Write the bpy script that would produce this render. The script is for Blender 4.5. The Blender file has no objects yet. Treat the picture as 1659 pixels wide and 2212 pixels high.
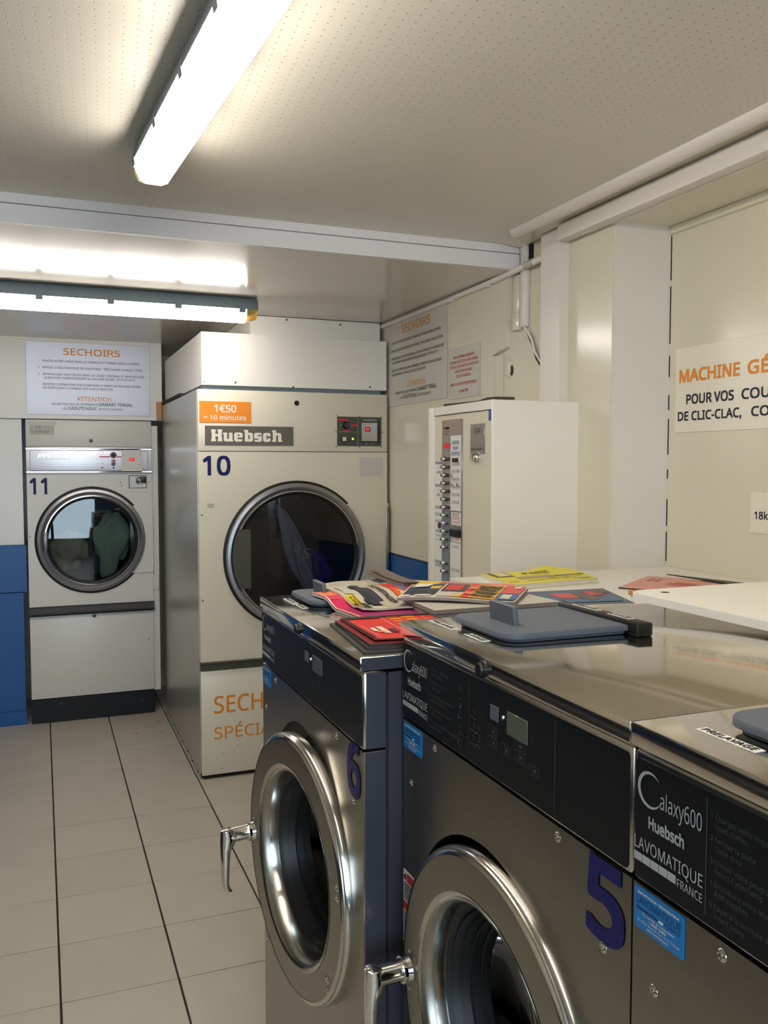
import bpy, bmesh, math, random
from mathutils import Vector, Matrix
random.seed(7)
PI = math.pi
SC = bpy.context.scene
COL = SC.collection

# ---------------------------------------------------------------- camera
cam_d = bpy.data.cameras.new('camera')
cam = bpy.data.objects.new('camera', cam_d)
COL.objects.link(cam)
SC.camera = cam
YAW, PITCH = 0.3755, 0.0555
cy_, sy_, ct_, st_ = math.cos(YAW), math.sin(YAW), math.cos(PITCH), math.sin(PITCH)
R_ = Vector((cy_, -sy_, 0))
F_ = Vector((sy_ * ct_, cy_ * ct_, -st_))
U_ = R_.cross(F_)
M_ = Matrix((R_, U_, -F_)).transposed().to_4x4()
M_.translation = Vector((0, 0, 1.57))
cam.matrix_world = M_
cam_d.sensor_fit = 'VERTICAL'
cam_d.sensor_height = 36.0
cam_d.lens = 36.0 * 1880.0 / 2212.0
cam_d.clip_start = 0.02

# ---------------------------------------------------------------- sky, light, exposure
SKY_STRENGTH = 9.0
LAMP_STRENGTH = 22.0
w = bpy.data.worlds.new('sky')
SC.world = w
w.use_nodes = True
nt = w.node_tree
bg = nt.nodes['Background']
bg.inputs[0].default_value = (0.74, 0.86, 1.0, 1)
bg.inputs[1].default_value = SKY_STRENGTH
portal_d = bpy.data.lights.new('window_portal', 'AREA')
portal_d.shape = 'RECTANGLE'
portal_d.size, portal_d.size_y = 2.35, 1.75
portal_d.cycles.is_portal = True
portal = bpy.data.objects.new('window_portal', portal_d)
portal.location = (-0.375, -1.86, 1.375)
portal.rotation_euler = (PI / 2, 0, 0)
COL.objects.link(portal)
SC.view_settings.view_transform = 'Standard'
SC.view_settings.look = 'None'
SC.view_settings.gamma = 1.0
SC.view_settings.use_curve_mapping = False
SC.view_settings.exposure = 0.3
try:
    SC.cycles.max_bounces = 10
    SC.cycles.transmission_bounces = 8
    SC.cycles.glossy_bounces = 6
    SC.cycles.caustics_reflective = False
    SC.cycles.caustics_refractive = False
    SC.cycles.sample_clamp_indirect = 4.0
except Exception:
    pass


# ---------------------------------------------------------------- materials
MATS = {}


def srgb(r, g, b):
    f = lambda c: (c / 255.0 / 12.92) if c <= 10 else ((c / 255.0 + 0.055) / 1.055) ** 2.4
    return (f(r), f(g), f(b), 1.0)


def mat(name, rgb=(200, 200, 200), rough=0.5, metal=0.0, noise=0.0, nscale=6.0, bump=0.0, bscale=60.0,
        stretch=(1, 1, 1), emit=None, estr=0.0, trans=0.0, ior=1.45, coat=0.0, rvar=0.0, spec=0.5, randobj=0.0, aniso=0.0):
    m = bpy.data.materials.new(name)
    m.use_nodes = True
    t = m.node_tree
    b = t.nodes['Principled BSDF']
    c = srgb(*rgb)
    b.inputs['Base Color'].default_value = c
    b.inputs['Roughness'].default_value = rough
    b.inputs['Metallic'].default_value = metal
    b.inputs['IOR'].default_value = ior
    b.inputs['Specular IOR Level'].default_value = spec
    b.inputs['Coat Weight'].default_value = coat
    b.inputs['Transmission Weight'].default_value = trans
    if emit:
        b.inputs['Emission Color'].default_value = srgb(*emit)
        b.inputs['Emission Strength'].default_value = estr
    if aniso:
        b.inputs['Anisotropic'].default_value = aniso
    if noise or bump or rvar:
        tc = t.nodes.new('ShaderNodeTexCoord')
        mp = t.nodes.new('ShaderNodeMapping')
        mp.inputs['Scale'].default_value = stretch
        t.links.new(tc.outputs['Object'], mp.inputs['Vector'])
        n = t.nodes.new('ShaderNodeTexNoise')
        n.inputs['Scale'].default_value = nscale
        n.inputs['Detail'].default_value = 6
        t.links.new(mp.outputs['Vector'], n.inputs['Vector'])
        if noise:
            mx = t.nodes.new('ShaderNodeMix')
            mx.data_type = 'RGBA'
            mx.inputs['A'].default_value = tuple(x * (1 - noise) for x in c[:3]) + (1,)
            mx.inputs['B'].default_value = tuple(min(1, x * (1 + noise)) for x in c[:3]) + (1,)
            t.links.new(n.outputs['Fac'], mx.inputs['Factor'])
            if randobj:
                oi = t.nodes.new('ShaderNodeObjectInfo')
                mr = t.nodes.new('ShaderNodeMapRange')
                mr.inputs['To Min'].default_value = 1 - randobj
                mr.inputs['To Max'].default_value = 1 + randobj
                t.links.new(oi.outputs['Random'], mr.inputs['Value'])
                hs = t.nodes.new('ShaderNodeHueSaturation')
                t.links.new(mx.outputs['Result'], hs.inputs['Color'])
                t.links.new(mr.outputs['Result'], hs.inputs['Value'])
                t.links.new(hs.outputs['Color'], b.inputs['Base Color'])
            else:
                t.links.new(mx.outputs['Result'], b.inputs['Base Color'])
        if rvar:
            mr2 = t.nodes.new('ShaderNodeMapRange')
            mr2.inputs['To Min'].default_value = max(0.02, rough - rvar)
            mr2.inputs['To Max'].default_value = rough + rvar
            t.links.new(n.outputs['Fac'], mr2.inputs['Value'])
            t.links.new(mr2.outputs['Result'], b.inputs['Roughness'])
        if bump:
            n2 = t.nodes.new('ShaderNodeTexNoise')
            n2.inputs['Scale'].default_value = bscale
            n2.inputs['Detail'].default_value = 4
            t.links.new(mp.outputs['Vector'], n2.inputs['Vector'])
            bp = t.nodes.new('ShaderNodeBump')
            bp.inputs['Strength'].default_value = bump
            bp.inputs['Distance'].default_value = 0.004
            t.links.new(n2.outputs['Fac'], bp.inputs['Height'])
            t.links.new(bp.outputs['Normal'], b.inputs['Normal'])
    MATS[name] = m
    return m


def perforated(name, rgb, pitch, ang):
    """painted ceiling board with small round perforations on a square grid"""
    m = mat(name, rgb, rough=0.33, noise=0.04, nscale=2.0, spec=0.5)
    t = m.node_tree
    b = t.nodes['Principled BSDF']
    g = t.nodes.new('ShaderNodeNewGeometry')
    mp = t.nodes.new('ShaderNodeMapping')
    mp.inputs['Rotation'].default_value = (0, 0, ang)
    mp.inputs['Scale'].default_value = (1 / pitch, 1 / pitch, 0)
    t.links.new(g.outputs['Position'], mp.inputs['Vector'])
    fr = t.nodes.new('ShaderNodeVectorMath')
    fr.operation = 'FRACTION'
    t.links.new(mp.outputs['Vector'], fr.inputs[0])
    sb = t.nodes.new('ShaderNodeVectorMath')
    sb.operation = 'SUBTRACT'
    sb.inputs[1].default_value = (0.5, 0.5, 0)
    t.links.new(fr.outputs['Vector'], sb.inputs[0])
    ln = t.nodes.new('ShaderNodeVectorMath')
    ln.operation = 'LENGTH'
    t.links.new(sb.outputs['Vector'], ln.inputs[0])
    mr = t.nodes.new('ShaderNodeMapRange')
    mr.inputs['From Min'].default_value = 0.045
    mr.inputs['From Max'].default_value = 0.085
    t.links.new(ln.outputs['Value'], mr.inputs['Value'])
    old = b.inputs['Base Color'].links[0].from_socket
    mx = t.nodes.new('ShaderNodeMix')
    mx.data_type = 'RGBA'
    c = srgb(*rgb)
    mx.inputs['A'].default_value = tuple(x * 0.45 for x in c[:3]) + (1,)
    t.links.new(old, mx.inputs['B'])
    t.links.new(mr.outputs['Result'], mx.inputs['Factor'])
    t.links.new(mx.outputs['Result'], b.inputs['Base Color'])
    bp = t.nodes.new('ShaderNodeBump')
    bp.inputs['Strength'].default_value = 0.5
    bp.inputs['Distance'].default_value = 0.002
    t.links.new(mr.outputs['Result'], bp.inputs['Height'])
    t.links.new(bp.outputs['Normal'], b.inputs['Normal'])
    return m


mat('cream_paint', (222, 216, 197), rough=0.2, noise=0.05, nscale=1.5, bump=0.12, bscale=9.0)
mat('white_paint', (226, 223, 217), rough=0.3, noise=0.03, nscale=2, bump=0.08, bscale=12)
mat('duct_white', (226, 220, 214), rough=0.35)
perforated('ceiling_board', (214, 210, 201), 0.0265, 0.07)
mat('ceiling_gloss', (212, 207, 197), rough=0.17, noise=0.05, nscale=1.5, bump=0.06, bscale=7, rvar=0.05)
mat('fascia_white', (230, 228, 232), rough=0.4)
mat('blue_paint', (24, 84, 148), rough=0.4, noise=0.08, nscale=3, bump=0.1, bscale=20)
mat('floor_tile', (186, 178, 164), rough=0.38, noise=0.07, nscale=7, bump=0.35, bscale=22, randobj=0.035, stretch=(1.4, 0.8, 1))
mat('grout', (46, 37, 30), rough=0.9)
mat('dark_void', (14, 14, 15), rough=0.8)
mat('enamel_cream', (222, 214, 194), rough=0.3, noise=0.02, nscale=2, bump=0.03, bscale=90)
mat('enamel_white', (214, 210, 202), rough=0.33, noise=0.03, nscale=3, bump=0.06, bscale=120)
mat('side_steel', (188, 186, 178), rough=0.3, metal=0.55, noise=0.04, nscale=2)
mat('white_board', (238, 233, 224), rough=0.3, noise=0.02, nscale=3)
mat('steel', (152, 148, 139), rough=0.3, metal=1.0, noise=0.10, nscale=4, bump=0.05, bscale=70, stretch=(1, 1, 14), rvar=0.05)
mat('steel_top', (220, 213, 200), rough=0.09, metal=1.0, noise=0.03, nscale=5, stretch=(12, 1, 1), rvar=0.03)
mat('steel_bright', (196, 192, 184), rough=0.16, metal=1.0)
mat('side_paint', (58, 60, 70), rough=0.35, metal=0.3, noise=0.06, nscale=5)
mat('steel_dark', (112, 110, 112), rough=0.33, metal=1.0)
mat('chrome', (214, 212, 208), rough=0.06, metal=1.0)
mat('ring_grey', (150, 150, 152), rough=0.34, metal=0.85)
mat('alu_strip', (232, 229, 238), rough=0.36, metal=0.45, noise=0.05, nscale=6, stretch=(0.6, 1, 30))
mat('black_panel', (14, 17, 21), rough=0.4, spec=0.35)
mat('black_plastic', (18, 18, 19), rough=0.4)
mat('rubber', (13, 13, 14), rough=0.45)
mat('drum_dark', (34, 34, 37), rough=0.45, metal=0.6)
mat('lid_grey', (88, 94, 104), rough=0.55, bump=0.1, bscale=300)
mat('silver_print', (168, 170, 174), rough=0.5)
mat('dim_print', (68, 70, 74), rough=0.5)
mat('white_print', (228, 226, 220), rough=0.5)
mat('black_print', (34, 32, 36), rough=0.5)
mat('navy_print', (22, 26, 48), rough=0.5)
mat('digit_blue', (24, 25, 88), rough=0.5, spec=0.3)
mat('orange_print', (230, 142, 42), rough=0.45)
mat('orange_plate', (236, 140, 40), rough=0.4)
mat('red_print', (196, 44, 52), rough=0.5)
mat('blue_print', (52, 78, 150), rough=0.5)
mat('sticker_blue', (30, 116, 184), rough=0.35)
mat('sticker_dark', (24, 50, 96), rough=0.4)
mat('badge_olive', (98, 94, 84), rough=0.4)
mat('panel_olive', (74, 74, 66), rough=0.45)
mat('sign_silver', (168, 170, 178), rough=0.38, metal=0.4, stretch=(1, 1, 24), noise=0.04, nscale=8)
mat('sign_grey', (202, 199, 190), rough=0.4, noise=0.02, nscale=4)
mat('sign_cream', (236, 230, 214), rough=0.3)
mat('brush_plate', (170, 164, 158), rough=0.28, metal=0.9, stretch=(1, 1, 20), noise=0.05, nscale=8)
mat('lcd', (88, 94, 82), rough=0.2)
mat('led_red', (70, 8, 12), rough=0.3, emit=(255, 30, 40), estr=0.35)
mat('led_digit', (255, 60, 70), rough=0.3, emit=(255, 50, 60), estr=2.2)
mat('led_green', (120, 220, 40), rough=0.3, emit=(150, 255, 50), estr=2.0)
mat('led_off', (24, 6, 8), rough=0.2)
mat('wood_block', (190, 140, 84), rough=0.6, noise=0.15, nscale=12, stretch=(8, 8, 1))
mat('tape_grey', (178, 176, 168), rough=0.5)
mat('paper', (214, 208, 194), rough=0.7)
mat('note_paper', (204, 198, 194), rough=0.6)
mat('page_grey', (142, 134, 130), rough=0.8)
mat('page_dark', (52, 50, 48), rough=0.7)
mat('brown_dark', (70, 56, 44), rough=0.8)
mat('housing_grey', (120, 132, 140), rough=0.45)
mat('diffuser_end', (214, 190, 110), rough=0.25, trans=0.35)
mat('diffuser', (255, 250, 236), rough=0.3, emit=(255, 246, 230), estr=LAMP_STRENGTH)
mat('diffuser_cool', (255, 250, 240), rough=0.3, emit=(255, 248, 240), estr=LAMP_STRENGTH)


def pane_glass(name, tint):
    """sheet glass: clear (or smoked) see-through with a fresnel mirror reflection"""
    m = bpy.data.materials.new(name)
    m.use_nodes = True
    t = m.node_tree
    t.nodes.remove(t.nodes['Principled BSDF'])
    tr = t.nodes.new('ShaderNodeBsdfTransparent')
    tr.inputs[0].default_value = srgb(*tint)
    gl = t.nodes.new('ShaderNodeBsdfGlossy')
    gl.inputs['Roughness'].default_value = 0.0
    fr = t.nodes.new('ShaderNodeFresnel')
    fr.inputs[0].default_value = 1.5
    mx = t.nodes.new('ShaderNodeMixShader')
    t.links.new(fr.outputs[0], mx.inputs[0])
    t.links.new(tr.outputs[0], mx.inputs[1])
    t.links.new(gl.outputs[0], mx.inputs[2])
    t.links.new(mx.outputs[0], t.nodes['Material Output'].inputs[0])
    MATS[name] = m


pane_glass('glass_clear', (240, 244, 244))
pane_glass('glass_smoked', (224, 224, 230))
mat('glass_dark', (58, 60, 66), rough=0.02, trans=1.0, ior=1.22)
mat('cloth_green', (108, 122, 110), rough=0.95, noise=0.12, nscale=12, bump=0.5, bscale=60)
mat('cloth_khaki', (120, 116, 98), rough=0.95, noise=0.12, nscale=12, bump=0.5, bscale=60)
mat('cloth_grey', (140, 150, 160), rough=0.95, noise=0.12, nscale=12, bump=0.4, bscale=60)
mat('cloth_purple', (70, 56, 150), rough=0.9, noise=0.3, nscale=20, bump=0.4, bscale=60)
mat('petal', (232, 110, 130), rough=0.7)
mat('pavement', (120, 118, 114), rough=0.9, noise=0.1, nscale=3)


def flat(rgb, rough=0.4):
    k = 'ink_%d_%d_%d' % rgb
    return MATS.get(k) or mat(k, rgb, rough=rough)


# ---------------------------------------------------------------- mesh builder
class MB:
    def __init__(self):
        self.bm = bmesh.new()
        self.flat = set()

    def box(self, x0, x1, y0, y1, z0, z1, bev=0.0, seg=2):
        r = bmesh.ops.create_cube(self.bm, size=1.0)
        vs = r['verts']
        S = Matrix.Translation(((x0 + x1) / 2, (y0 + y1) / 2, (z0 + z1) / 2)) @ Matrix.Diagonal((abs(x1 - x0), abs(y1 - y0), abs(z1 - z0), 1))
        bmesh.ops.transform(self.bm, matrix=S, verts=vs)
        if bev:
            es = list({e for v in vs for e in v.link_edges})
            rr = bmesh.ops.bevel(self.bm, geom=es, offset=bev, segments=seg, profile=0.5, affect='EDGES')
            vs = list({v for f in rr['faces'] for v in f.verts} | {v for v in vs if v.is_valid})
        self.flat.update(f for v in vs if v.is_valid for f in v.link_faces)
        return self

    def cyl(self, p0, p1, r0, r1=None, seg=24, caps=True):
        p0, p1 = Vector(p0), Vector(p1)
        r1 = r0 if r1 is None else r1
        d = (p1 - p0).normalized()
        a = d.orthogonal().normalized()
        b = d.cross(a)
        ra, rb = [], []
        for i in range(seg):
            t = 2 * PI * i / seg
            o = a * math.cos(t) + b * math.sin(t)
            ra.append(self.bm.verts.new(p0 + o * r0))
            rb.append(self.bm.verts.new(p1 + o * r1))
        for i in range(seg):
            j = (i + 1) % seg
            self.bm.faces.new((ra[i], ra[j], rb[j], rb[i]))
        if caps:
            self.bm.faces.new(ra[::-1])
            self.bm.faces.new(rb)
        return self

    def lathe(self, prof, cx, cz, seg=64, y0=0.0, closed=False):
        """profile of (radius, y) turned about the local y axis"""
        rings = []
        for (r, y) in prof:
            ring = []
            if r < 1e-6:
                ring = [self.bm.verts.new((cx, y0 + y, cz))]
            else:
                for i in range(seg):
                    t = 2 * PI * i / seg
                    ring.append(self.bm.verts.new((cx + r * math.cos(t), y0 + y, cz + r * math.sin(t))))
            rings.append(ring)
        pairs = list(zip(rings[:-1], rings[1:]))
        if closed:
            pairs.append((rings[-1], rings[0]))
        for A, B in pairs:
            for i in range(seg):
                j = (i + 1) % seg
                if len(A) == 1 and len(B) == 1:
                    continue
                if len(A) == 1:
                    self.bm.faces.new((A[0], B[j], B[i]))
                elif len(B) == 1:
                    self.bm.faces.new((A[i], A[j], B[0]))
                else:
                    self.bm.faces.new((A[i], A[j], B[j], B[i]))
        return self

    def prism(self, poly, f, d):
        """poly: 2-d points; f(x, y, depth) -> 3-d; extruded from depth 0 to d"""
        A = [self.bm.verts.new(f(x, y, 0)) for x, y in poly]
        B = [self.bm.verts.new(f(x, y, d)) for x, y in poly]
        n = len(poly)
        self.bm.faces.new(A)
        self.bm.faces.new(B[::-1])
        for i in range(n):
            j = (i + 1) % n
            self.bm.faces.new((A[j], A[i], B[i], B[j]))
        return self

    def loft(self, sections, caps=True):
        """sections: list of equal-length closed loops of 3-d points"""
        rs = [[self.bm.verts.new(p) for p in s] for s in sections]
        n = len(rs[0])
        for A, B in zip(rs[:-1], rs[1:]):
            for i in range(n):
                j = (i + 1) % n
                self.bm.faces.new((A[i], A[j], B[j], B[i]))
        if caps:
            self.bm.faces.new(rs[0][::-1])
            self.bm.faces.new(rs[-1])
        return self

    def tube(self, pts, r, seg=10):
        secs = []
        pts = [Vector(p) for p in pts]
        for i, p in enumerate(pts):
            d = (pts[min(i + 1, len(pts) - 1)] - pts[max(i - 1, 0)]).normalized()
            a = d.cross(Vector((0.13, 0.21, 0.97))).normalized()
            b = d.cross(a)
            secs.append([p + a * math.cos(2 * PI * k / seg) * r + b * math.sin(2 * PI * k / seg) * r for k in range(seg)])
        return self.loft(secs)

    def plate_hole(self, x0, x1, z0, z1, cx, cz, r, y0, y1, seg=96):
        """vertical plate (thickness y0..y1) with a round hole"""
        angs = sorted([2 * PI * i / seg for i in range(seg)] +
                      [math.atan2(z - cz, x - cx) % (2 * PI) for x in (x0, x1) for z in (z0, z1)])
        I, O, I2, O2 = [], [], [], []
        for a in angs:
            c, s = math.cos(a), math.sin(a)
            k = 1e9
            if c > 1e-9: k = min(k, (x1 - cx) / c)
            if c < -1e-9: k = min(k, (x0 - cx) / c)
            if s > 1e-9: k = min(k, (z1 - cz) / s)
            if s < -1e-9: k = min(k, (z0 - cz) / s)
            for L, rr, y in ((I, r, y0), (O, k, y0), (I2, r, y1), (O2, k, y1)):
                L.append(self.bm.verts.new((cx + c * rr, y, cz + s * rr)))
        n = len(angs)
        for i in range(n):
            j = (i + 1) % n
            self.bm.faces.new((I[i], I[j], O[j], O[i]))
            self.bm.faces.new((I2[j], I2[i], O2[i], O2[j]))
            self.bm.faces.new((I[j], I[i], I2[i], I2[j]))
            self.bm.faces.new((O[i], O[j], O2[j], O2[i]))
        return self

    def raw(self, verts, faces):
        vs = [self.bm.verts.new(v) for v in verts]
        for f in faces:
            try:
                self.bm.faces.new([vs[i] for i in f])
            except ValueError:
                pass
        return self

    def build(self, name, m, parent=None, smooth=40, recalc=True):
        if recalc:
            bmesh.ops.recalc_face_normals(self.bm, faces=self.bm.faces[:])
        me = bpy.data.meshes.new(name)
        for f in self.bm.faces:
            f.smooth = bool(smooth) and f not in self.flat
        self.bm.to_mesh(me)
        self.bm.free()
        me.materials.append(MATS[m] if isinstance(m, str) else m)
        if smooth:
            me.set_sharp_from_angle(angle=math.radians(smooth))
        return link(name, me, parent)


def link(name, me, parent=None):
    o = bpy.data.objects.new(name, me)
    COL.objects.link(o)
    if parent:
        o.parent = parent
    return o


def thing(name, label, cat, loc=(0, 0, 0), rz=0.0, group=None):
    o = bpy.data.objects.new(name, None)
    o.empty_display_size = 0.1
    COL.objects.link(o)
    o.location = loc
    o.rotation_euler = (0, 0, rz)
    return tag(o, label, cat, group)


def tag(o, label, cat, group=None):
    o['label'] = label
    o['category'] = cat
    if group:
        o['group'] = group
    return o


def struct(o):
    o['kind'] = 'structure'
    return o


# ---------------------------------------------------------------- lettering
TEXT_CACHE = {}
_cu = bpy.data.curves.new('text_tool', 'FONT')
try:
    import os
    _cu.font = bpy.data.fonts.load(os.path.join(bpy.utils.system_resource('DATAFILES'), 'fonts', 'NotoSansHebrew-Regular.woff2'))
except Exception:
    pass
_to = bpy.data.objects.new('text_tool', _cu)
COL.objects.link(_to)
TEXT_SETUP = SC.view_layers[0]


CAP = []


def text2d(s, bold=0.0, res=2, space=1.0):
    """flat glyph outline mesh with cap height 1, starting at x = 0"""
    k = (s, res, space)
    if k in TEXT_CACHE:
        return TEXT_CACHE[k]
    _cu.body = s
    _cu.size = 1.0
    _cu.offset = 0.0
    _cu.resolution_u = res
    _cu.space_character = space
    _cu.fill_mode = 'FRONT'
    dg = bpy.context.evaluated_depsgraph_get()
    dg.update()
    ev = _to.evaluated_get(dg)
    me = ev.to_mesh()
    if not CAP:
        CAP.append(max(v.co.y for v in me.vertices))
    cap = CAP[0]
    vs = [(v.co.x / cap, v.co.y / cap) for v in me.vertices]
    fs = [tuple(p.vertices) for p in me.polygons]
    ev.to_mesh_clear()
    if vs:
        x0 = min(v[0] for v in vs)
        vs = [(x - x0, y) for x, y in vs]
        wd = max(v[0] for v in vs)
    else:
        wd = 0
    TEXT_CACHE[k] = (vs, fs, wd)
    return TEXT_CACHE[k]


text2d('H')


def lettering(name, items, f, m, parent, res=2):
    """items: dicts s, x, y, h (cap height), w (fitted width), align, bold; f maps (x, y) to 3-d.
    A few lines of lettering become one part each; fine print stays one joined part."""
    ntext = len(items)
    groups = [[it] for it in items] if ntext <= 4 else [items]
    out = None
    for g in groups:
        verts, faces = [], []
        for it in g:
            b = len(verts)
            if 'rect' in it or 'poly' in it:
                o3 = Vector(f(0, 0))
                lf = (Vector(f(.01, 0)) - o3).cross(Vector(f(0, .01)) - o3).normalized() * (1.5e-5 * (len(verts) % 97 if len(g) > 3 else 0) / 4)
            if 'rect' in it:
                x0, y0, x1, y1 = it['rect']
                verts += [Vector(p) + lf for p in (f(x0, y0), f(x1, y0), f(x1, y1), f(x0, y1))]
                faces.append((b, b + 1, b + 2, b + 3))
                continue
            if 'poly' in it:
                verts += [Vector(f(x, y)) + lf for x, y in it['poly']]
                faces += [tuple(b + i for i in q) for q in it['faces']]
                continue
            vs, fs, wd = text2d(it['s'], 0, it.get('res', res), it.get('space', 1.0))
            h = it['h']
            d = it.get('bold', 0.0) * h * 1.5
            kx = (it['w'] - 2 * d) / wd if it.get('w') else h * it.get('kx', 1.0)
            tw = wd * kx + 2 * d
            a = it.get('align', 'l')
            ox = it['x'] + d - (tw / 2 if a == 'c' else tw if a == 'r' else 0)
            sl = it.get('slant', 0.0)
            ky = (h - 2 * d)
            if d == 0:
                offs = [(0, 0)]
            elif it.get('bold', 0) >= .02:
                offs = [(i * d, j * d) for i in (-1, 0, 1) for j in (-1, 0, 1)]
            else:
                offs = [(-d, -d), (d, -d), (-d, d), (d, d)]
            xc, yc = ox + tw / 2, it['y'] + h / 2
            p_ = Vector(f(xc, yc))
            nrm = (Vector(f(xc + h * .1, yc)) - p_).cross(Vector(f(xc, yc + h * .1)) - p_).normalized()
            for li, (dx, dy) in enumerate(offs):
                b = len(verts)
                lift = nrm * (li * 4e-5)
                verts += [Vector(f(ox + dx + x * kx + sl * y * h, it['y'] + d + dy + y * ky)) + lift for x, y in vs]
                faces += [tuple(b + i for i in q) for q in fs]
        me = bpy.data.meshes.new(name)
        me.from_pydata([tuple(v) for v in verts], [], faces)
        me.materials.append(MATS[m] if isinstance(m, str) else m)
        out = link(name, me, parent)
        if len(g) > 1:
            out['kind'] = 'stuff'
    return out


def front(x0=0.0, y=0.0, z0=0.0):      # on a face that looks towards local -y
    return lambda x, z: (x0 + x, y, z0 + z)


def ring_strip(pts_out, pts_in):
    n = len(pts_out)
    return {'poly': list(pts_out) + list(pts_in), 'faces': [(i, (i + 1) % n, n + (i + 1) % n, n + i) for i in range(n)]}


def rrect(cx, cy, w, h, r, k=4):
    out = []
    for (sx, sy, a0) in ((1, 1, 0), (-1, 1, PI / 2), (-1, -1, PI), (1, -1, 1.5 * PI)):
        for i in range(k + 1):
            a = a0 + PI / 2 * i / k
            out.append((cx + sx * (w / 2 - r) + r * math.cos(a), cy + sy * (h / 2 - r) + r * math.sin(a)))
    return out


def outline(cx, cy, w, h, r, t):
    return ring_strip(rrect(cx, cy, w, h, r), rrect(cx, cy, w - 2 * t, h - 2 * t, max(r - t, t * 0.3)))


def circ_ring(cx, cy, r, t, k=20):
    return ring_strip([(cx + r * math.cos(2 * PI * i / k), cy + r * math.sin(2 * PI * i / k)) for i in range(k)],
                      [(cx + (r - t) * math.cos(2 * PI * i / k), cy + (r - t) * math.sin(2 * PI * i / k)) for i in range(k)])


def disc(cx, cy, r, k=16):
    return {'poly': [(cx + r * math.cos(2 * PI * i / k), cy + r * math.sin(2 * PI * i / k)) for i in range(k)], 'faces': [tuple(range(k))]}


SCREW_ME = {}


def screw(parent, x, y, z, r=0.006, m='steel_bright', name='screw'):
    """domed screw head facing local -y"""
    k = (r, m)
    if k not in SCREW_ME:
        b = MB()
        b.lathe([(0, -0.45 * r), (r * 0.3, -0.42 * r), (r * 0.32, -0.3 * r), (r * 0.5, -0.36 * r), (r * 0.85, -0.2 * r), (r, 0.1 * r)], 0, 0, seg=14)
        o = b.build(name, m, parent)
        SCREW_ME[k] = o.data
    else:
        o = link(name, SCREW_ME[k], parent)
    o.location = (x, y, z)
    return o


# ================================================================ SETTING
XL, XR, XM = -2.1, 1.74, 1.97
YF, YB, YP = -1.85, 6.25, 5.66
Z1, Z2, YBEAM = 2.406, 2.317, 2.975

struct(MB().box(XL - .1, XM + .1, YF - .1, YB + .1, -0.1, -0.006).build('floor', 'grout', smooth=0))
floor = bpy.data.objects['floor']
TX, TY = 0.3382, 0.3290
tile_b = MB().box(-TX / 2 + .0030, TX / 2 - .0030, -TY / 2 + .0019, TY / 2 - .0019, -0.006, 0.0, bev=0.0012, seg=1)
tile0 = tile_b.build('tile', 'floor_tile', floor)
first = True
for i in range(-6, 3):
    for j in range(-13, 11):
        o = tile0 if first else link('tile', tile0.data, floor)
        first = False
        o.location = (0.0236 + TX * (i + 0.5), 2.626 + TY * (j + 0.5), random.uniform(-.0006, .0004))
        o.rotation_euler = (random.uniform(-.0008, .0008), random.uniform(-.0008, .0008), random.choice((0, PI)))
# floor under the machines: laid joined, hidden behind them
bb = MB()
for i in range(3, 6):
    for j in range(-13, 11):
        cx, cy = 0.0236 + TX * (i + 0.5), 2.626 + TY * (j + 0.5)
        if cx + TX / 2 < XM + .05:
            bb.box(cx - TX / 2 + .0022, cx + TX / 2 - .0022, cy - TY / 2 + .0014, cy + TY / 2 - .0014, -0.006, 0)
o = bb.build('tiles_under_machines', 'floor_tile', floor, smooth=0)
o['kind'] = 'stuff'

struct(MB().box(XL, XM + .1, YF - .1, YBEAM + .02, Z1, Z1 + .06).build('ceiling', 'ceiling_board', smooth=0))
struct(MB().box(XL, XM + .1, YBEAM + .02, YB + .1, Z2, Z2 + .1).build('ceiling', 'ceiling_gloss', smooth=0))
# fascia where the ceiling steps down: flat board and a narrow strip standing proud at its top
b = MB()
b.box(XL, XR - .005, YBEAM, YBEAM + .02, Z2 - .001, 2.374)
b.box(XL, XR - .005, YBEAM - .006, YBEAM + .02, 2.376, Z1, bev=.001, seg=1)
struct(b.build('trim_1', 'fascia_white'))

struct(MB().box(XL, XM + .1, YB, YB + .1, -.05, Z1).build('wall_back', 'cream_paint', smooth=0))
struct(MB().box(XL - .1, XL, YF - .1, YB + .1, .75, Z1 + .1).build('wall_left', 'cream_paint', smooth=0))
struct(MB().box(XL - .1, XL + .012, YF - .1, YB + .1, -.05, .75).build('trim_2', 'side_paint', smooth=0))
# front wall with the shop window
b = MB()
b.box(XL, -1.55, YF - .1, YF, -.05, Z1)
b.box(.8, XM + .1, YF - .1, YF, -.05, Z1)
b.box(-1.55, .8, YF - .1, YF, -.05, .5)
b.box(-1.55, .8, YF - .1, YF, 2.25, Z1)
struct(b.build('wall_front', 'blue_paint', smooth=0))
win = bpy.data.objects.new('window_1', None)
COL.objects.link(win)
win.location = (-.375, YF - .05, .5)
struct(win)
b = MB()
for (a, c, d, e) in ((-1.175, -1.125, 0, 1.75), (1.125, 1.175, 0, 1.75), (-1.125, 1.125, 0, .05), (-1.125, 1.125, 1.7, 1.75), (-.03, .03, .05, 1.7)):
    b.box(a, c, -.03, .03, d, e)
b.build('window_frame', 'steel_dark', win, smooth=0)
MB().box(-1.125, -.03, -.003, .003, .05, 1.7).build('pane', 'glass_clear', win, smooth=0)
MB().box(.03, 1.125, -.003, .003, .05, 1.7).build('pane', 'glass_clear', win, smooth=0)
struct(MB().box(-9, 9, -9, YF - .1, -.12, -.05).build('pavement', 'pavement', smooth=0))

# right wall beyond the column, with a broken wallboard, and the recess wall by the washers
struct(MB().box(XR, XM + .1, 2.391, YB, -.05, Z1).build('wall_right', 'cream_paint', smooth=0))
struct(MB().box(XM, XM + .1, YF, 2.391, -.05, Z1).build('wall_right', 'cream_paint', smooth=0))
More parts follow.
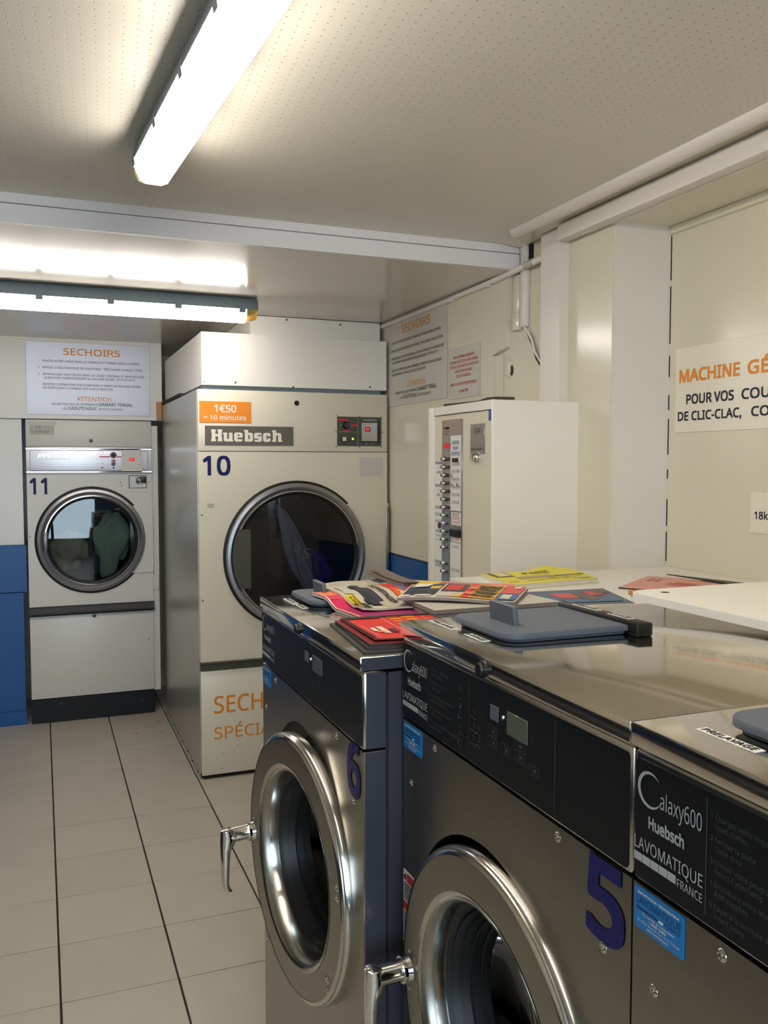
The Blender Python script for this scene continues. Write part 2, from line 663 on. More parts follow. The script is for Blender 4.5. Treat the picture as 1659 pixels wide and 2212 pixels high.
# wallboard with broken lower edge
pts = [(YB, 1.10), (YB, 2.33), (3.03, 2.33), (3.05, 2.03), (3.075, 2.022), (3.10, 2.025), (3.13, 2.015), (3.17, 2.01), (3.175, 1.10)]
struct(MB().prism(pts, lambda y, z, d: (XR - d, y, z), .020).build('trim_3', 'cream_paint', smooth=0))
struct(MB().box(XR - .023, XR, 3.03, YB, -.05, 1.088).build('trim_4', 'blue_paint', smooth=0))
struct(MB().box(XR - .006, XR, 3.10, 3.175, 1.0, 2.01, bev=.002, seg=1).build('trim_5', 'cream_paint'))
# white painted column corner, plaster edge
struct(MB().box(1.745, XM, 2.386, 2.391, 1.0, 2.36).build('trim_6', 'duct_white', smooth=0))
# soffit, its pvc trunking, flat board and half round moulding along the ceiling
struct(MB().box(XR - .02, XM + .02, YF, 2.62, 2.355, Z1).build('ceiling', 'cream_paint', smooth=0))
struct(MB().box(XM - .012, XM, YF, 2.389, 2.328, 2.355, bev=.002, seg=1).build('trim_7', 'cream_paint'))
struct(MB().box(1.675, XR - .02, YF, 2.62, 2.338, 2.392, bev=.004).build('trim_8', 'duct_white'))
struct(MB().box(1.735, 1.75, YF, 2.50, 2.345, 2.356, bev=.001, seg=1).build('trim_9', 'duct_white'))
b = MB()
pr = [(1.585 + .028 * (1 - math.cos(a)), Z1 - .024 * math.sin(a)) for a in [PI * i / 10 for i in range(11)]]
b.loft([[(x, y, z) for x, z in pr] for y in (2.79, YF)])
struct(b.build('trim_10', 'duct_white'))
b = MB()
b.raw([(1.62, YF, Z1), (1.62, 2.95, Z1), (1.72, 2.95, 2.394), (1.72, YF, 2.394), (1.72, YF, Z1), (1.72, 2.95, Z1)], [(0, 1, 2, 3), (3, 2, 5, 4), (1, 5, 2), (0, 3, 4), (0, 4, 5, 1)])
struct(b.build('trim_11', 'cream_paint', smooth=0))
# vertical duct post, thin vertical trunking, back-wall bulkhead and blue boards
struct(MB().box(1.70, XR, 2.64, 2.765, 1.0, 2.393, bev=.0012, seg=1).build('trim_12', 'duct_white'))
struct(MB().box(XR - .022, XR, 2.905, 2.945, 2.09, Z1 - .005, bev=.006).build('trim_13', 'duct_white'))
struct(MB().box(XL, .715, 5.60, YP, 1.838, Z2).build('trim_14', 'white_paint', smooth=0))
struct(MB().box(XL, -.100, 5.63, YP, 1.086, 1.836).build('trim_15', 'white_paint', smooth=0))
struct(MB().box(XL, -.088, 5.60, YP, .803, 1.085, bev=.002, seg=1).build('trim_16', 'blue_paint'))
struct(MB().box(XL, -.108, 5.61, YP, .0, .80, bev=.002, seg=1).build('trim_17', 'blue_paint'))
struct(MB().box(XL, -.95, 1.5, 5.55, 0, .42).build('added_dark_plinth', 'side_paint', smooth=0))  # out-of-view dark block, added to darken reflections in the washer fronts
d_ = struct(MB().box(-1.95, -1.05, 5.57, 5.60, .42, 2.05).build('added_dark_door', 'side_paint', smooth=0))  # made-up door out of view, gives the washer steel something dark to reflect
MB().tube([(-1.12, 5.57, 1.05), (-1.12, 5.53, 1.05), (-1.24, 5.53, 1.05)], .009, 10).build('added_door_handle', 'chrome', d_)
struct(MB().box(XL, -.106, 5.595, 5.61, .0, .085, bev=.002, seg=1).build('baseboard_back', 'blue_paint'))

struct(MB().box(XR - .008, XR, 2.880, 2.903, 2.335, Z1 - .012).build('trim_18', 'dark_void', smooth=0))
struct(MB().loft([[(XR - .012 * k, 3.055 + r_ * .022 * math.cos(a), 1.945 + r_ * .040 * math.sin(a)) for a in [2 * PI * i / 9 for i in range(9)]] for k, r_ in ((0, 1.0), (.6, .9), (1, .5))]).build('trim_19', 'cream_paint'))
struct(MB().loft([[(XR - .006 * k, 3.036 + r_ * .012 * math.cos(a), 1.938 + r_ * .022 * math.sin(a)) for a in [2 * PI * i / 9 for i in range(9)]] for k, r_ in ((0, 1.0), (1, .8))]).build('trim_20', 'brown_dark'))

b = MB()
for z0, z1 in ((1.24, 1.34), (1.36, 1.45), (1.52, 1.55), (1.60, 1.72), (1.75, 1.80), (1.86, 1.93), (1.97, 2.16), (2.18, 2.325)):
    b.box(XM - .0025, XM - .0002, 2.3835, 2.386, z0, z1)
struct(b.build('trim_23', 'dark_void', smooth=0))

# ================================================================ PIPES ON THE RIGHT WALL
t = thing('wall_pipe', 'thin white painted pipe running under the lower ceiling along the right wall', 'pipe', (XR - .03, 2.765, 2.303))
MB().tube([(-.0, 0, .012), (0, .4, 0), (0, .9, -.004), (0, 1.7, -.004)], .0115, 12).build('pipe', 'duct_white', t)
MB().cyl((0, .065, .0105), (0, .125, .0085), .0145, seg=16).build('coupling', 'tape_grey', t)
for y in (.42, .75, 1.25, 1.66):
    MB().box(-.014, .02, y - .012, y + .012, -.017, -.008, bev=.003).box(.012, .02, y - .012, y + .012, -.017, .015).build('clip', 'duct_white', t)
c = tag(MB().tube([(XR - .012, 2.925, 2.092), (XR - .012, 2.90, 2.07), (XR - .011, 2.87, 2.035), (XR - .011, 2.85, 1.99), (XR - .011, 2.81, 1.95), (XR - .01, 2.765, 1.925)], .005, 8).build('cable', 'white_print'),
        'white cable bending out of the thin trunking behind the duct post', 'cable')
c2 = tag(MB().tube([(XR - .008, 2.905, 2.068), (XR - .008, 2.865, 2.012), (XR - .008, 2.84, 1.965), (XR - .008, 2.80, 1.925), (XR - .008, 2.765, 1.905)], .0055, 8).build('cable', 'black_plastic'),
         'black cable hanging below the white cable behind the duct post', 'cable')
b = MB().box(XR - .02, XR, 2.955, 3.012, 2.085, 2.155, bev=.004).box(XR - .014, XR, 2.96, 3.01, 2.155, Z2 - .02, bev=.004)
tag(b.build('junction_sleeve', 'cream_paint'), 'painted sleeve on the wall beside the broken wallboard edge', 'wall fitting')

# ================================================================ LAMPS
def lamp(label, loc, rz, length, m, clips):
    """waterproof batten: grey housing, clear glowing diffuser, spring clips; runs along local x, hangs below z = 0"""
    t = thing('fluorescent_lamp', label, 'ceiling lamp', loc, rz, 'ceiling lamps')
    L = length
    hs = [(-.036, 0), (.036, 0), (.046, -.012), (.052, -.040), (.054, -.052), (-.054, -.052), (-.052, -.040), (-.046, -.012)]
    def sec(x, k, pr, dz=0):
        return [(x, y * k, z + dz) for y, z in pr]
    MB().loft([sec(0, .72, hs), sec(.02, .97, hs), sec(.04, 1, hs), sec(L - .04, 1, hs), sec(L - .02, .97, hs), sec(L, .72, hs)]).build('housing', 'housing_grey', t)
    df = [(-.051, -.052), (-.047, -.075), (-.036, -.097), (-.02, -.104), (.02, -.104), (.036, -.097), (.047, -.075), (.051, -.052)]
    MB().loft([sec(.055, .98, df), sec(L - .055, .98, df)]).build('diffuser', m, t)
    def endcap(x0, x1):
        return MB().loft([[(x0, y, z) for y, z in df], [(x1, y * .9, -.052 + (z + .052) * .72) for y, z in df]])
    endcap(.055, .006).build('diffuser_end', 'diffuser_end', t)
    endcap(L - .055, L - .006).build('diffuser_end', 'diffuser_end', t)
    for x in (.05, L - .05):
        MB().cyl((x - .012, 0, -.072), (x + .012, 0, -.072), .014, seg=16).build('tube_cap', 'steel_bright', t)
    for i in range(clips):
        x = .075 + (L - .15) * i / (clips - 1)
        for s in (-1, 1):
            MB().prism([(s * .047, -.012), (s * .0535, -.04), (s * .0560, -.052), (s * .0535, -.068), (s * .050, -.068), (s * .052, -.05), (s * .043, -.012)],
                       lambda y, z, d: (x - .014 + d, y, z), .028).build('clip', 'housing_grey', t)
    return t


lamp('long white ceiling lamp hanging from the perforated ceiling nearest the viewer', (.288, 2.44, Z1 - .002), -PI / 2 + .062 - .0, 1.56, 'diffuser', 6)
lamp('long white ceiling lamp under the low glossy ceiling before the dryers', (.93, 3.945, Z2 - .004), PI, 1.56, 'diffuser_cool', 6)
lamp('added fill lamp, unseen behind the viewer near the shop window', (.43, .55, Z1 - .002), -PI / 2 + .062, 1.56, 'diffuser', 6)  # unseen extra fixture, added to fill the room with light

# ================================================================ SIGNS
SIGN = [
    ('o', 'SECHOIRS', .208, -.074, .041, .327, .02),
    ('k', 'PLACEZ VOTRE LINGE DANS LE TAMBOUR ET FERMEZ BIEN LA PORTE.', .092, -.118, .0125, .559, .012),
    ('k', 'REGLEZ LE BOUTON ROND DE CHAUFFAGE : TRES CHAUD / CHAUD / TIEDE.', .092, -.157, .0125, .578, .012),
    ('k', 'INTRODUISEZ VOS PIECES DANS LA CAISSE CENTRALE ET APPUYEZ SUR', .092, -.197, .0125, .583, .012),
    ('k', 'LE BOUTON CORRESPONDANT AU SECHOIR DESIRE : N°10 OU N°11', .100, -.218, .0125, .52, .012),
    ('k', "REPETEZ L'OPERATION AFIN D'OBTENIR LE TEMPS DE SECHAGE DESIRE", .092, -.257, .0125, .563, .012),
    ('k', 'EN RAPPUYANT A CHAQUE FOIS SUR LE BOUTON.', .092, -.278, .0125, .40, .012),
    ('o', 'ATTENTION', .277, -.346, .026, .206, .008),
    ('k', 'NE METTEZ PAS DE VETEMENTS', .138, -.373, .0125, .262, .012),
    ('k', 'DAMART TERGAL', .407, -.374, .019, .198, .014),
    ('k', 'OU', .203, -.399, .012, .022, .012),
    ('k', 'CAOUTCHOUC', .232, -.400, .019, .163, .014),
    ('k', '(RETRECISSEMENT)', .404, -.399, .012, .143, .005),
    ('k', '1', .067, -.118, .0115, None, 0), ('k', '2', .067, -.157, .0115, None, 0), ('k', '3', .067, -.197, .0115, None, 0)]


def sechoirs(label, loc, rz, W, H, m_plate='sign_silver'):
    t = thing('dryer_sign', label, 'sign', loc, rz, 'drying instruction signs')
    kx, kz = W / .707, H / .43
    MB().box(0, W, -.004, 0, -H, 0, bev=.001, seg=1).build('plate', m_plate, t)
    f = front(0, -.0046, 0)
    for code, m, nm in (('o', 'orange_print', 'heading'), ('k', 'black_print', 'lettering')):
        lettering(nm, [dict(s=s, x=x * kx, y=y * kz, h=h * kz, w=w_ * kx if w_ else None, bold=bd) for c_, s, x, y, h, w_, bd in SIGN if c_ == code], f, m, t)


sechoirs('silver drying instructions sign on the bulkhead above dryer 11', (-.068, 5.5995, 2.294), 0, .708, .43)
sechoirs('grey drying instructions sign on the right wall beside dryer 10', (XR - .0205, 4.335, 2.305), -PI / 2, .757, .438, 'sign_grey')

t = thing('refund_sign', 'small plate with red lettering right of the grey drying sign', 'sign', (XR - .0205, 3.562, 2.078), -PI / 2)
MB().box(0, .298, -.004, 0, -.222, 0, bev=.001, seg=1).build('plate', 'sign_grey', t)
lettering('lettering', [dict(s=s, x=.15, y=y, h=.0125, w=w_, align='c', bold=.012) for s, y, w_ in (
    ('AUCUNS REMBOURSEMENTS', -.047, .20), ('NE SERA EFFECTUES SI UNE PANNE', -.068, .265), ('OFFICIELLE N’A PAS ETE CONSTATEE', -.089, .275),
    ('PAR LE RESPONSABLE', -.110, .165), ('OU LE TECHNICIEN', -.131, .135), ('MERCI DE VOTRE COMPREHENSION', -.165, .25), ('LA DIRECTION', -.197, .09))],
    front(0, -.0046, 0), 'red_print', t)

t = thing('machine_sign', 'large cream sign with orange heading high on the wall behind the washers', 'sign', (XM, 2.352, 1.672), -PI / 2)
MB().box(0, .95, -.003, 0, 0, .277, bev=.001, seg=1).build('plate', 'sign_cream', t)
f = front(0, -.0036, 0)
lettering('heading', [dict(s='MACHINE', x=.02, y=.163, h=.042, w=.268, bold=.03), dict(s='GÉANTE', x=.318, y=.163, h=.042, w=.26, bold=.03)], f, 'orange_print', t)
lettering('lettering', [dict(s='POUR VOS', x=.055, y=.091, h=.032, w=.21, bold=.026), dict(s='COUETTES', x=.296, y=.091, h=.032, w=.26, bold=.026),
                        dict(s='DE CLIC-CLAC,', x=.016, y=.038, h=.030, w=.282, bold=.026), dict(s='COUVERTURES', x=.336, y=.038, h=.030, w=.36, bold=.026)], f, 'navy_print', t)
t = thing('capacity_sign', 'small cream plate reading 18kg low on the wall behind the washers', 'sign', (XM, 2.012, 1.364), -PI / 2)
MB().box(0, .30, -.003, 0, 0, .123, bev=.001, seg=1).build('plate', 'sign_cream', t)
lettering('lettering', [dict(s='18kg', x=.018, y=.042, h=.023, bold=.02)], front(0, -.0036, 0), 'navy_print', t)

t = thing('wooden_block', 'small pale wooden block screwed to the bulkhead between the two dryers', 'block', (.680, 5.60, 1.842))
MB().box(0, .032, -.02, 0, 0, .112, bev=.002, seg=1).build('block', 'wood_block', t)
screw(t, .016, -.02, .024, .005)
screw(t, .016, -.02, .086, .005)


# ================================================================ DRYERS
def dryer_door(t, cx, cz, R, rin, m, handle_side=-1, glass='glass_clear'):
    """round dryer door: dark seal, rolled ring, inner black gasket, glass pane, pull grip"""
    d = MB().lathe([(R + .012, 0), (R + .012, -.006), (R + .002, -.010), (R - .004, -.004)], cx, cz, 72).build('door_seal', 'rubber', t)
    prof = [(R, -.004), (R, -.018), (R - .006, -.028), (R - .02, -.032), (rin + .03, -.030), (rin + .018, -.024), (rin + .012, -.014), (rin + .008, -.004)]
    door = MB().lathe(prof, cx, cz, 96).build('door', m, t)
    MB().lathe([(rin + .013, -.016), (rin + .010, -.021), (rin + .003, -.021), (rin, -.012)], cx, cz, 96).build('bead', 'chrome', door)
    MB().lathe([(rin + .010, -.020), (rin, -.022), (rin - .010, -.016), (rin - .014, -.004), (rin - .014, .01)], cx, cz, 96).build('gasket', 'rubber', door)
    MB().lathe([(0, -.016), (rin * .5, -.0145), (rin - .010, -.010), (rin - .010, -.006), (rin * .5, -.0105), (0, -.012)], cx, cz, 72).build('door_glass', glass, door)
    return door


def drum(t, cx, cz, r, depth):
    MB().lathe([(r + .02, .004), (r, .012), (r - .004, .03), (r + .01, .06), (r + .03, .07), (r + .03, depth), (0, depth + .02)], cx, cz, 64).build('drum', 'drum_dark', t)


# ---- dryer 11
D11 = thing('dryer', 'narrow white dryer number 11 with alloy control strip at the back wall', 'dryer', (-.078, 5.58, 0), 0)
W, D = .722, 0.075
cx, cz = .362, 1.106
b = MB()
b.box(.004, .02, .03, .62, .145, 1.83).box(W - .02, W - .004, .03, .62, .145, 1.83).box(.02, W - .02, .03, .62, 1.81, 1.83).box(.02, W - .02, .61, .62, .145, 1.81)
b.plate_hole(.02, W - .02, .145, 1.81, cx, cz, .285, .03, .034)
b.build('body', 'enamel_white', D11, smooth=0)
MB().box(0, W, 0, .03, 1.672, 1.832, bev=.003).build('top_panel', 'enamel_white', D11)
MB().plate_hole(0, W, .71, 1.506, cx, cz, .285, 0, .03).build('front_panel', 'enamel_white', D11)
MB().box(.0, W, 0, .03, .150, .652, bev=.003).build('lower_panel', 'enamel_white', D11)
MB().box(.0, W, .004, .04, 0, .146, bev=.002, seg=1).build('kick_plate', 'black_panel', D11)
MB().box(.722, .762, .012, .05, .14, 1.805, bev=.002, seg=1).build('side_jamb', 'enamel_white', D11)
MB().box(.722, .758, .006, .012, .78, .87, bev=.002, seg=1).build('jamb_cover', 'enamel_white', D11)
# black bar with overhanging grip below the door
MB().loft([[(x, 0.002, .710), (x, -.010, .705), (x, -.012, .690), (x, -.020, .682), (x, -.024, .668), (x, -.020, .655), (x, -.012, .662), (x, 0.002, .652)] for x in (-.003, W + .003)]).build('lower_grip', 'rubber', D11)
# alloy control strip
st = MB().box(-.001, W + .001, -.006, .03, 1.508, 1.670, bev=.003).build('control_strip', 'alu_strip', D11)
for z in (1.520, 1.657):
    MB().loft([[(x, -.006, z - .006), (x, -.010, z - .003), (x, -.010, z + .003), (x, -.006, z + .006)] for x in (0, W)]).build('rib', 'chrome', st)
lettering('panel_outline', [outline(.36, 1.589, .68, .122, .01, .0018)], front(0, -.0064, 0), 'black_panel', st)
plate = MB().box(.542, .664, -.010, -.006, 1.512, 1.654, bev=.001, seg=1).build('display_plate', 'enamel_white', st)
MB().box(.588, .620, -.0125, -.010, 1.586, 1.608).build('display', 'led_red', st)
lettering('display_digit', [dict(s='01', x=.593, y=1.591, h=.013, bold=.01)], front(0, -.0129, 0), 'led_digit', st)
for x, z in ((.549, 1.648), (.657, 1.648), (.549, 1.518), (.657, 1.518), (.555, 1.622), (.651, 1.622), (.555, 1.566), (.651, 1.566)):
    screw(st, x, -.010, z, .0032, 'steel_dark')
kn = MB().lathe([(.019, -.006), (.019, -.010), (.0155, -.012), (.0145, -.026), (.012, -.029), (0, -.029)], .494, 1.622, 24).build('dial', 'steel_bright', st)
MB().lathe([(.0125, -.0292), (.0115, -.031), (0, -.031)], .494, 1.622, 20).build('dial_cap', 'drum_dark', st)
MB().lathe([(.014, -.006), (.014, -.012), (.011, -.015), (0, -.015)], .494, 1.569, 20).build('start_button', 'chrome', st)
lettering('red_marks', [dict(rect=(.412, 1.6085, .475, 1.6155)), dict(rect=(.513, 1.6085, .542, 1.6155)), dict(rect=(.481, 1.584, .510, 1.591)),
                        {'poly': [(.488, 1.591), (.503, 1.591), (.4955, 1.598)], 'faces': [(0, 1, 2)]}], front(0, -.0066, 0), 'red_print', st)
dia = lambda x, z, r: {'poly': [(x - r, z), (x, z - r), (x + r, z), (x, z + r)], 'faces': [(0, 1, 2, 3)]}
lettering('black_marks', [dia(.494, 1.545, .0065), dia(.428, 1.545, .006), circ_ring(.428, 1.571, .0065, .001), circ_ring(.428, 1.598, .0055, .001),
                          dict(rect=(.399, 1.6225, .4035, 1.6245)), dict(rect=(.399, 1.5965, .4035, 1.5985)), dict(rect=(.399, 1.5705, .4035, 1.5725)), dict(rect=(.399, 1.5435, .4035, 1.5455)),
                          dict(s='v', x=.470, y=1.618, h=.012), dict(s='v', x=.510, y=1.618, h=.012),
                          circ_ring(.424, 1.634, .013, .0012)], front(0, -.0066, 0), 'drum_dark', st)
# script nameplate in raised chrome with a shadow line beneath
b = MB()
sc_it = [dict(s='Primus', x=.062, y=1.603, h=.026, w=.18, bold=.015, slant=.35)]
lettering('nameplate', sc_it, front(0, -.0085, 0), 'chrome', st)
lettering('nameplate_shadow', [dict(s='Primus', x=.064, y=1.6015, h=.026, w=.18, bold=.03, slant=.35), dict(rect=(.062, 1.596, .246, 1.599)), circ_ring(.074, 1.620, .018, .004)], front(0, -.0068, 0), 'ring_grey', st)
lettering('number', [dict(s='11', x=.016, y=1.386, h=.099, w=.097, bold=.022)], front(0, -.0006, 0), 'digit_blue', D11)
# lock recess with padlock
lk = MB().box(.572, .700, -.003, 0, 1.392, 1.503, bev=.001, seg=1).build('lock_plate', 'enamel_white', D11)
MB().box(.583, .690, -.0035, -.0028, 1.418, 1.498).build('lock_recess', 'black_plastic', lk)
MB().box(.588, .686, -.0038, -.0033, 1.422, 1.494).build('recess_floor', 'enamel_white', lk)
pl = MB().box(.652, .686, -.022, -.004, 1.452, 1.490, bev=.003).build('padlock', 'black_plastic', D11)
MB().tube([(.655, -.013, 1.483), (.640, -.013, 1.485), (.628, -.013, 1.474), (.628, -.013, 1.462), (.640, -.013, 1.456)], .0036, 8).build('shackle', 'steel_dark', pl)
MB().cyl((.637, -.02, 1.457), (.637, -.004, 1.457), .010, seg=16).build('hasp_stud', 'black_plastic', pl)
tp = MB().box(.022, .158, -.0008, 0, 1.742, 1.806).build('taped_note', 'tape_grey', D11, smooth=0)
MB().box(.012, .172, -.0012, -.0007, 1.796, 1.818).build('tape', 'note_paper', tp, smooth=0)
lettering('handwriting', [dict(s='1 €', x=.055, y=1.779, h=.016, slant=.2), dict(s='= 10 minutes', x=.032, y=1.754, h=.014, slant=.2, kx=.8)], front(0, -.0010, 0), 'dim_print', tp)
for z in (1.709, .639):
    k_ = MB().lathe([(.011, 0), (.011, -.003), (.008, -.005), (0, -.005)], .366, z, 20).build('keyhole', 'steel_dark', D11)
    MB().lathe([(.005, -.0052), (0, -.0056)], .366, z, 12).build('key_slot', 'black_plastic', k_)
d = dryer_door(D11, cx, cz, .314, .262, 'ring_grey')
MB().box(cx - .278, cx - .252, -.034, -.012, cz - .055, cz + .055, bev=.004).build('pull_grip', 'steel_dark', d)
def hinge_cover(t, cx, cz, r, x1, z0, z1, y, m):
    a0, a1 = math.asin((z0 - cz) / r), math.asin((z1 - cz) / r)
    arc = [(cx + r * math.cos(a0 + (a1 - a0) * i / 24), cz + r * math.sin(a0 + (a1 - a0) * i / 24)) for i in range(25)]
    b = MB()
    for p, q in zip(arc[:-1], arc[1:]):
        b.raw([(p[0], y, p[1]), (x1, y, p[1]), (x1, y, q[1]), (q[0], y, q[1]), (p[0], 0, p[1]), (q[0], 0, q[1]), (x1, 0, p[1]), (x1, 0, q[1])], [(0, 1, 2, 3), (0, 3, 5, 4), (1, 6, 7, 2)])
    for (p, s_) in ((arc[0], 1), (arc[-1], -1)):
        b.raw([(p[0], y, p[1]), (x1, y, p[1]), (x1, 0, p[1]), (p[0], 0, p[1])], [(0, 1, 2, 3)])
    bmesh.ops.remove_doubles(b.bm, verts=b.bm.verts[:], dist=1e-5)
    return b.build('hinge_cover', m, t, smooth=20)
hinge_cover(D11, cx, cz, .300, W + .002, .893, 1.311, -.010, 'enamel_white')
for x, z in ((.012, 1.135), (.535, 1.452), (.541, 1.432), (.705, 1.455), (.690, .47)):
    screw(D11, x, -.0, z, .004, 'steel_dark')
for x, z in ((.165, .17), (.645, .148)):
    screw(D11, x, .002, z - .06, .003, 'tape_grey')
drum(D11, cx, cz, .25, .55)
def cloth(name, label, loc, pts, m, seed):
    """crumpled cloth lump: icosphere pushed about"""
    rnd = random.Random(seed)
    bm = bmesh.new()
    bmesh.ops.create_icosphere(bm, subdivisions=4, radius=1.0)
    ax = [(Vector((rnd.uniform(-1, 1), rnd.uniform(-1, 1), rnd.uniform(-1, 1))).normalized() * rnd.uniform(3, 9), rnd.uniform(0, 6)) for _ in range(9)]
    for v in bm.verts:
        n = v.co.copy()
        k = 1 + sum(.085 * math.sin(a.dot(n) + p) for a, p in ax)
        v.co = Vector((n.x * pts[0], n.y * pts[1], n.z * pts[2])) * k
    bb_ = MB()
    bb_.bm.free()
    bb_.bm = bm
    o = bb_.build(name, m, None, smooth=80)
    o.location = loc
    return tag(o, label, 'laundry')
cloth('towel', 'grey green towel behind the glass of dryer 11', (.40, 5.76, 1.07), (.105, .06, .19), 'cloth_green', 3)
cloth('trousers', 'khaki garment at the left inside dryer 11', (.15, 5.76, 1.03), (.12, .07, .12), 'cloth_khaki', 5)

# ---- dryer 10
D10 = thing('dryer', 'large cream dryer number 10 with dark round door and boxed top', 'dryer', (.713, 4.272, 0), 0)
W, D = .989, 1.325
cx, cz = .494, 1.106
b = MB()
b.box(.0, .014, .03, D, .03, 1.93).box(W - .014, W, .03, D, .03, 1.93).box(.014, W - .014, .03, D, 1.915, 1.93).box(.014, W - .014, D - .01, D, .03, 1.915)
b.plate_hole(.014, W - .014, .03, 1.915, cx, cz, .335, .03, .034)
b.build('body', 'side_steel', D10, smooth=0)
MB().box(.012, W - .01, .02, D, 0, .03).build('base', 'black_plastic', D10, smooth=0)
MB().box(.002, W, 0, .03, 1.632, 1.931, bev=.003).build('top_panel', 'enamel_cream', D10)
MB().plate_hole(.002, W, .592, 1.628, cx, cz, .335, 0, .03).build('front_panel', 'enamel_cream', D10)
MB().box(.002, W, .006, .03, .545, .590).build('grip_channel', 'panel_olive', D10, smooth=0)
MB().box(.002, W, -.012, .006, .583, .592, bev=.002, seg=1).build('grip_lip', 'panel_olive', D10)
MB().box(.002, W, 0, .03, .022, .545, bev=.003).build('lower_panel', 'enamel_cream', D10)
cs = MB().box(.022, W - .004, .0, D, 1.952, 2.208, bev=.001, seg=1).build('top_casing', 'white_board', D10)
MB().box(.03, W - .03, .02, D - .02, 1.931, 1.952).build('casing_gap', 'housing_grey', D10, smooth=0)
MB().box(-.004, .02, .55, D, 1.936, 1.952).build('casing_batten', 'brown_dark', D10, smooth=0)
for x, z, m in ((.034, 2.195, 'tape_grey'), (.034, 1.968, 'tape_grey'), (.187, 1.968, 'steel_dark'), (.893, 1.968, 'steel_dark'), (.48, 1.955, 'steel_dark')):
    screw(cs, x, 0, z, .0055, m)
MB().lathe([(.013, .002), (.013, -.002), (0, -.003)], .497, 1.875, 24).build('blank_plug', 'black_plastic', D10)
pp = MB().box(.008, .262, -.003, 0, 1.770, 1.874, bev=.001, seg=1).build('price_plate', 'orange_plate', D10)
lettering('price', [dict(s='1€50', x=.135, y=1.821, h=.036, w=.108, align='c', bold=.022), dict(s='= 10 minutes', x=.133, y=1.784, h=.023, w=.208, align='c', bold=.018)], front(0, -.0035, 0), 'white_print', pp)
bd = MB().box(.034, .478, -.003, 0, 1.660, 1.755, bev=.001, seg=1).build('badge', 'badge_olive', D10)
# slab lettering of the badge: cream blocks with their counters in the badge colour
bx, bz, bh = .064, 1.679, .058
def R4(x0, y0, x1, y1, r=0.0):
    if r:
        return {'poly': [(bx + bh * x, bz + bh * y) for x, y in rrect((x0 + x1) / 2, (y0 + y1) / 2, x1 - x0, y1 - y0, r)], 'faces': [tuple(range(20))]}
    return dict(rect=(bx + bh * x0, bz + bh * y0, bx + bh * x1, bz + bh * y1))
blocks = [R4(.04, 0, .36, 1), R4(.58, 0, .90, 1), R4(.30, .42, .64, .62), R4(0, 0, .40, .17), R4(0, .83, .40, 1), R4(.54, 0, .94, .17), R4(.54, .83, .94, 1),
          R4(1.06, 0, 1.80, .74, .16), R4(1.00, .60, 1.34, .74), R4(1.50, .40, 1.80, .74), R4(1.50, 0, 1.86, .13),
          R4(1.94, -.01, 2.68, .76, .20), R4(2.86, 0, 3.56, .76, .18), R4(2.86, 0, 3.16, 1), R4(2.80, .86, 3.16, 1),
          R4(3.66, -.01, 4.34, .76, .17), R4(4.44, -.01, 5.12, .76, .20), R4(5.30, 0, 5.60, 1), R4(5.24, .86, 5.60, 1), R4(5.30, .2, 6.06, .76, .16), R4(5.76, 0, 6.06, .56), R4(5.24, 0, 5.64, .14), R4(5.72, 0, 6.12, .14)]
holes = [R4(1.34, .22, 1.50, .80), R4(2.24, .46, 2.40, .60, .05), R4(2.24, .20, 2.72, .34), R4(3.16, .20, 3.27, .56, .04), R4(3.96, .48, 4.40, .58), R4(3.60, .17, 4.02, .27), R4(4.74, .20, 4.84, .56, .04), R4(4.80, .31, 5.16, .46),
         R4(5.60, 0.0, 5.76, .55)]
o = lettering('brand', blocks, front(0, -.0034, 0), 'sign_cream', bd)
o = lettering('brand_counters', holes, front(0, -.0044, 0), 'badge_olive', bd)
lettering('number', [dict(s='10', x=.022, y=1.512, h=.096, w=.136, bold=.022)], front(0, -.0006, 0), 'digit_blue', D10)
# small control panel
cp = MB().box(.711, .955, -.004, 0, 1.661, 1.812, bev=.001, seg=1).build('control_panel', 'panel_olive', D10)
MB().box(.842, .942, -.0055, -.004, 1.682, 1.785, bev=.0012, seg=1).build('display_recess', 'black_plastic', cp)
MB().box(.843, .931, -.0075, -.0055, 1.686, 1.783, bev=.0008, seg=1).build('display_plate', 'brush_plate', cp)
MB().box(.862, .892, -.0085, -.0075, 1.737, 1.760).build('display', 'led_off', cp)
lettering('display_digit', [dict(s='04', x=.866, y=1.742, h=.0135, bold=.0)], front(0, -.0089, 0), 'led_digit', cp)
lettering('panel_brand', [dict(s='Huebsch', x=.853, y=1.792, h=.0095, w=.076, bold=.05)], front(0, -.0044, 0), 'silver_print', cp)
lettering('panel_marks', [dict(rect=(.823, 1.663, .8245, 1.806)), dict(rect=(.715, 1.733, .823, 1.7345)), dict(rect=(.727, 1.763, .731, 1.773)), dict(rect=(.786, 1.761, .789, 1.768)),
                          dict(rect=(.868, 1.667, .872, 1.677)), dict(rect=(.9, 1.669, .905, 1.675))], front(0, -.0043, 0), 'silver_print', cp)
lettering('red_labels', [dict(rect=(.713, 1.790, .770, 1.801)), dict(rect=(.791, 1.763, .822, 1.774)), dict(rect=(.742, 1.735, .775, 1.744))], front(0, -.0044, 0), 'red_print', cp)
MB().lathe([(.0195, -.004), (.0195, -.006), (.016, -.008), (.014, -.022), (0, -.022)], .757, 1.768, 24).build('dial', 'black_plastic', cp)
lettering('dial_ring', [circ_ring(.757, 1.768, .0085, .0012)], front(0, -.0224, 0), 'silver_print', cp)
MB().box(.737, .762, -.006, -.004, 1.681, 1.712).build('button_frame', 'black_plastic', cp)
MB().box(.739, .759, -.010, -.006, 1.686, 1.708, bev=.001, seg=1).build('start_button', 'paper', cp)
MB().lathe([(.0085, -.004), (.0085, -.007), (.006, -.007)], .795, 1.698, 20).build('lamp_bezel', 'black_plastic', cp)
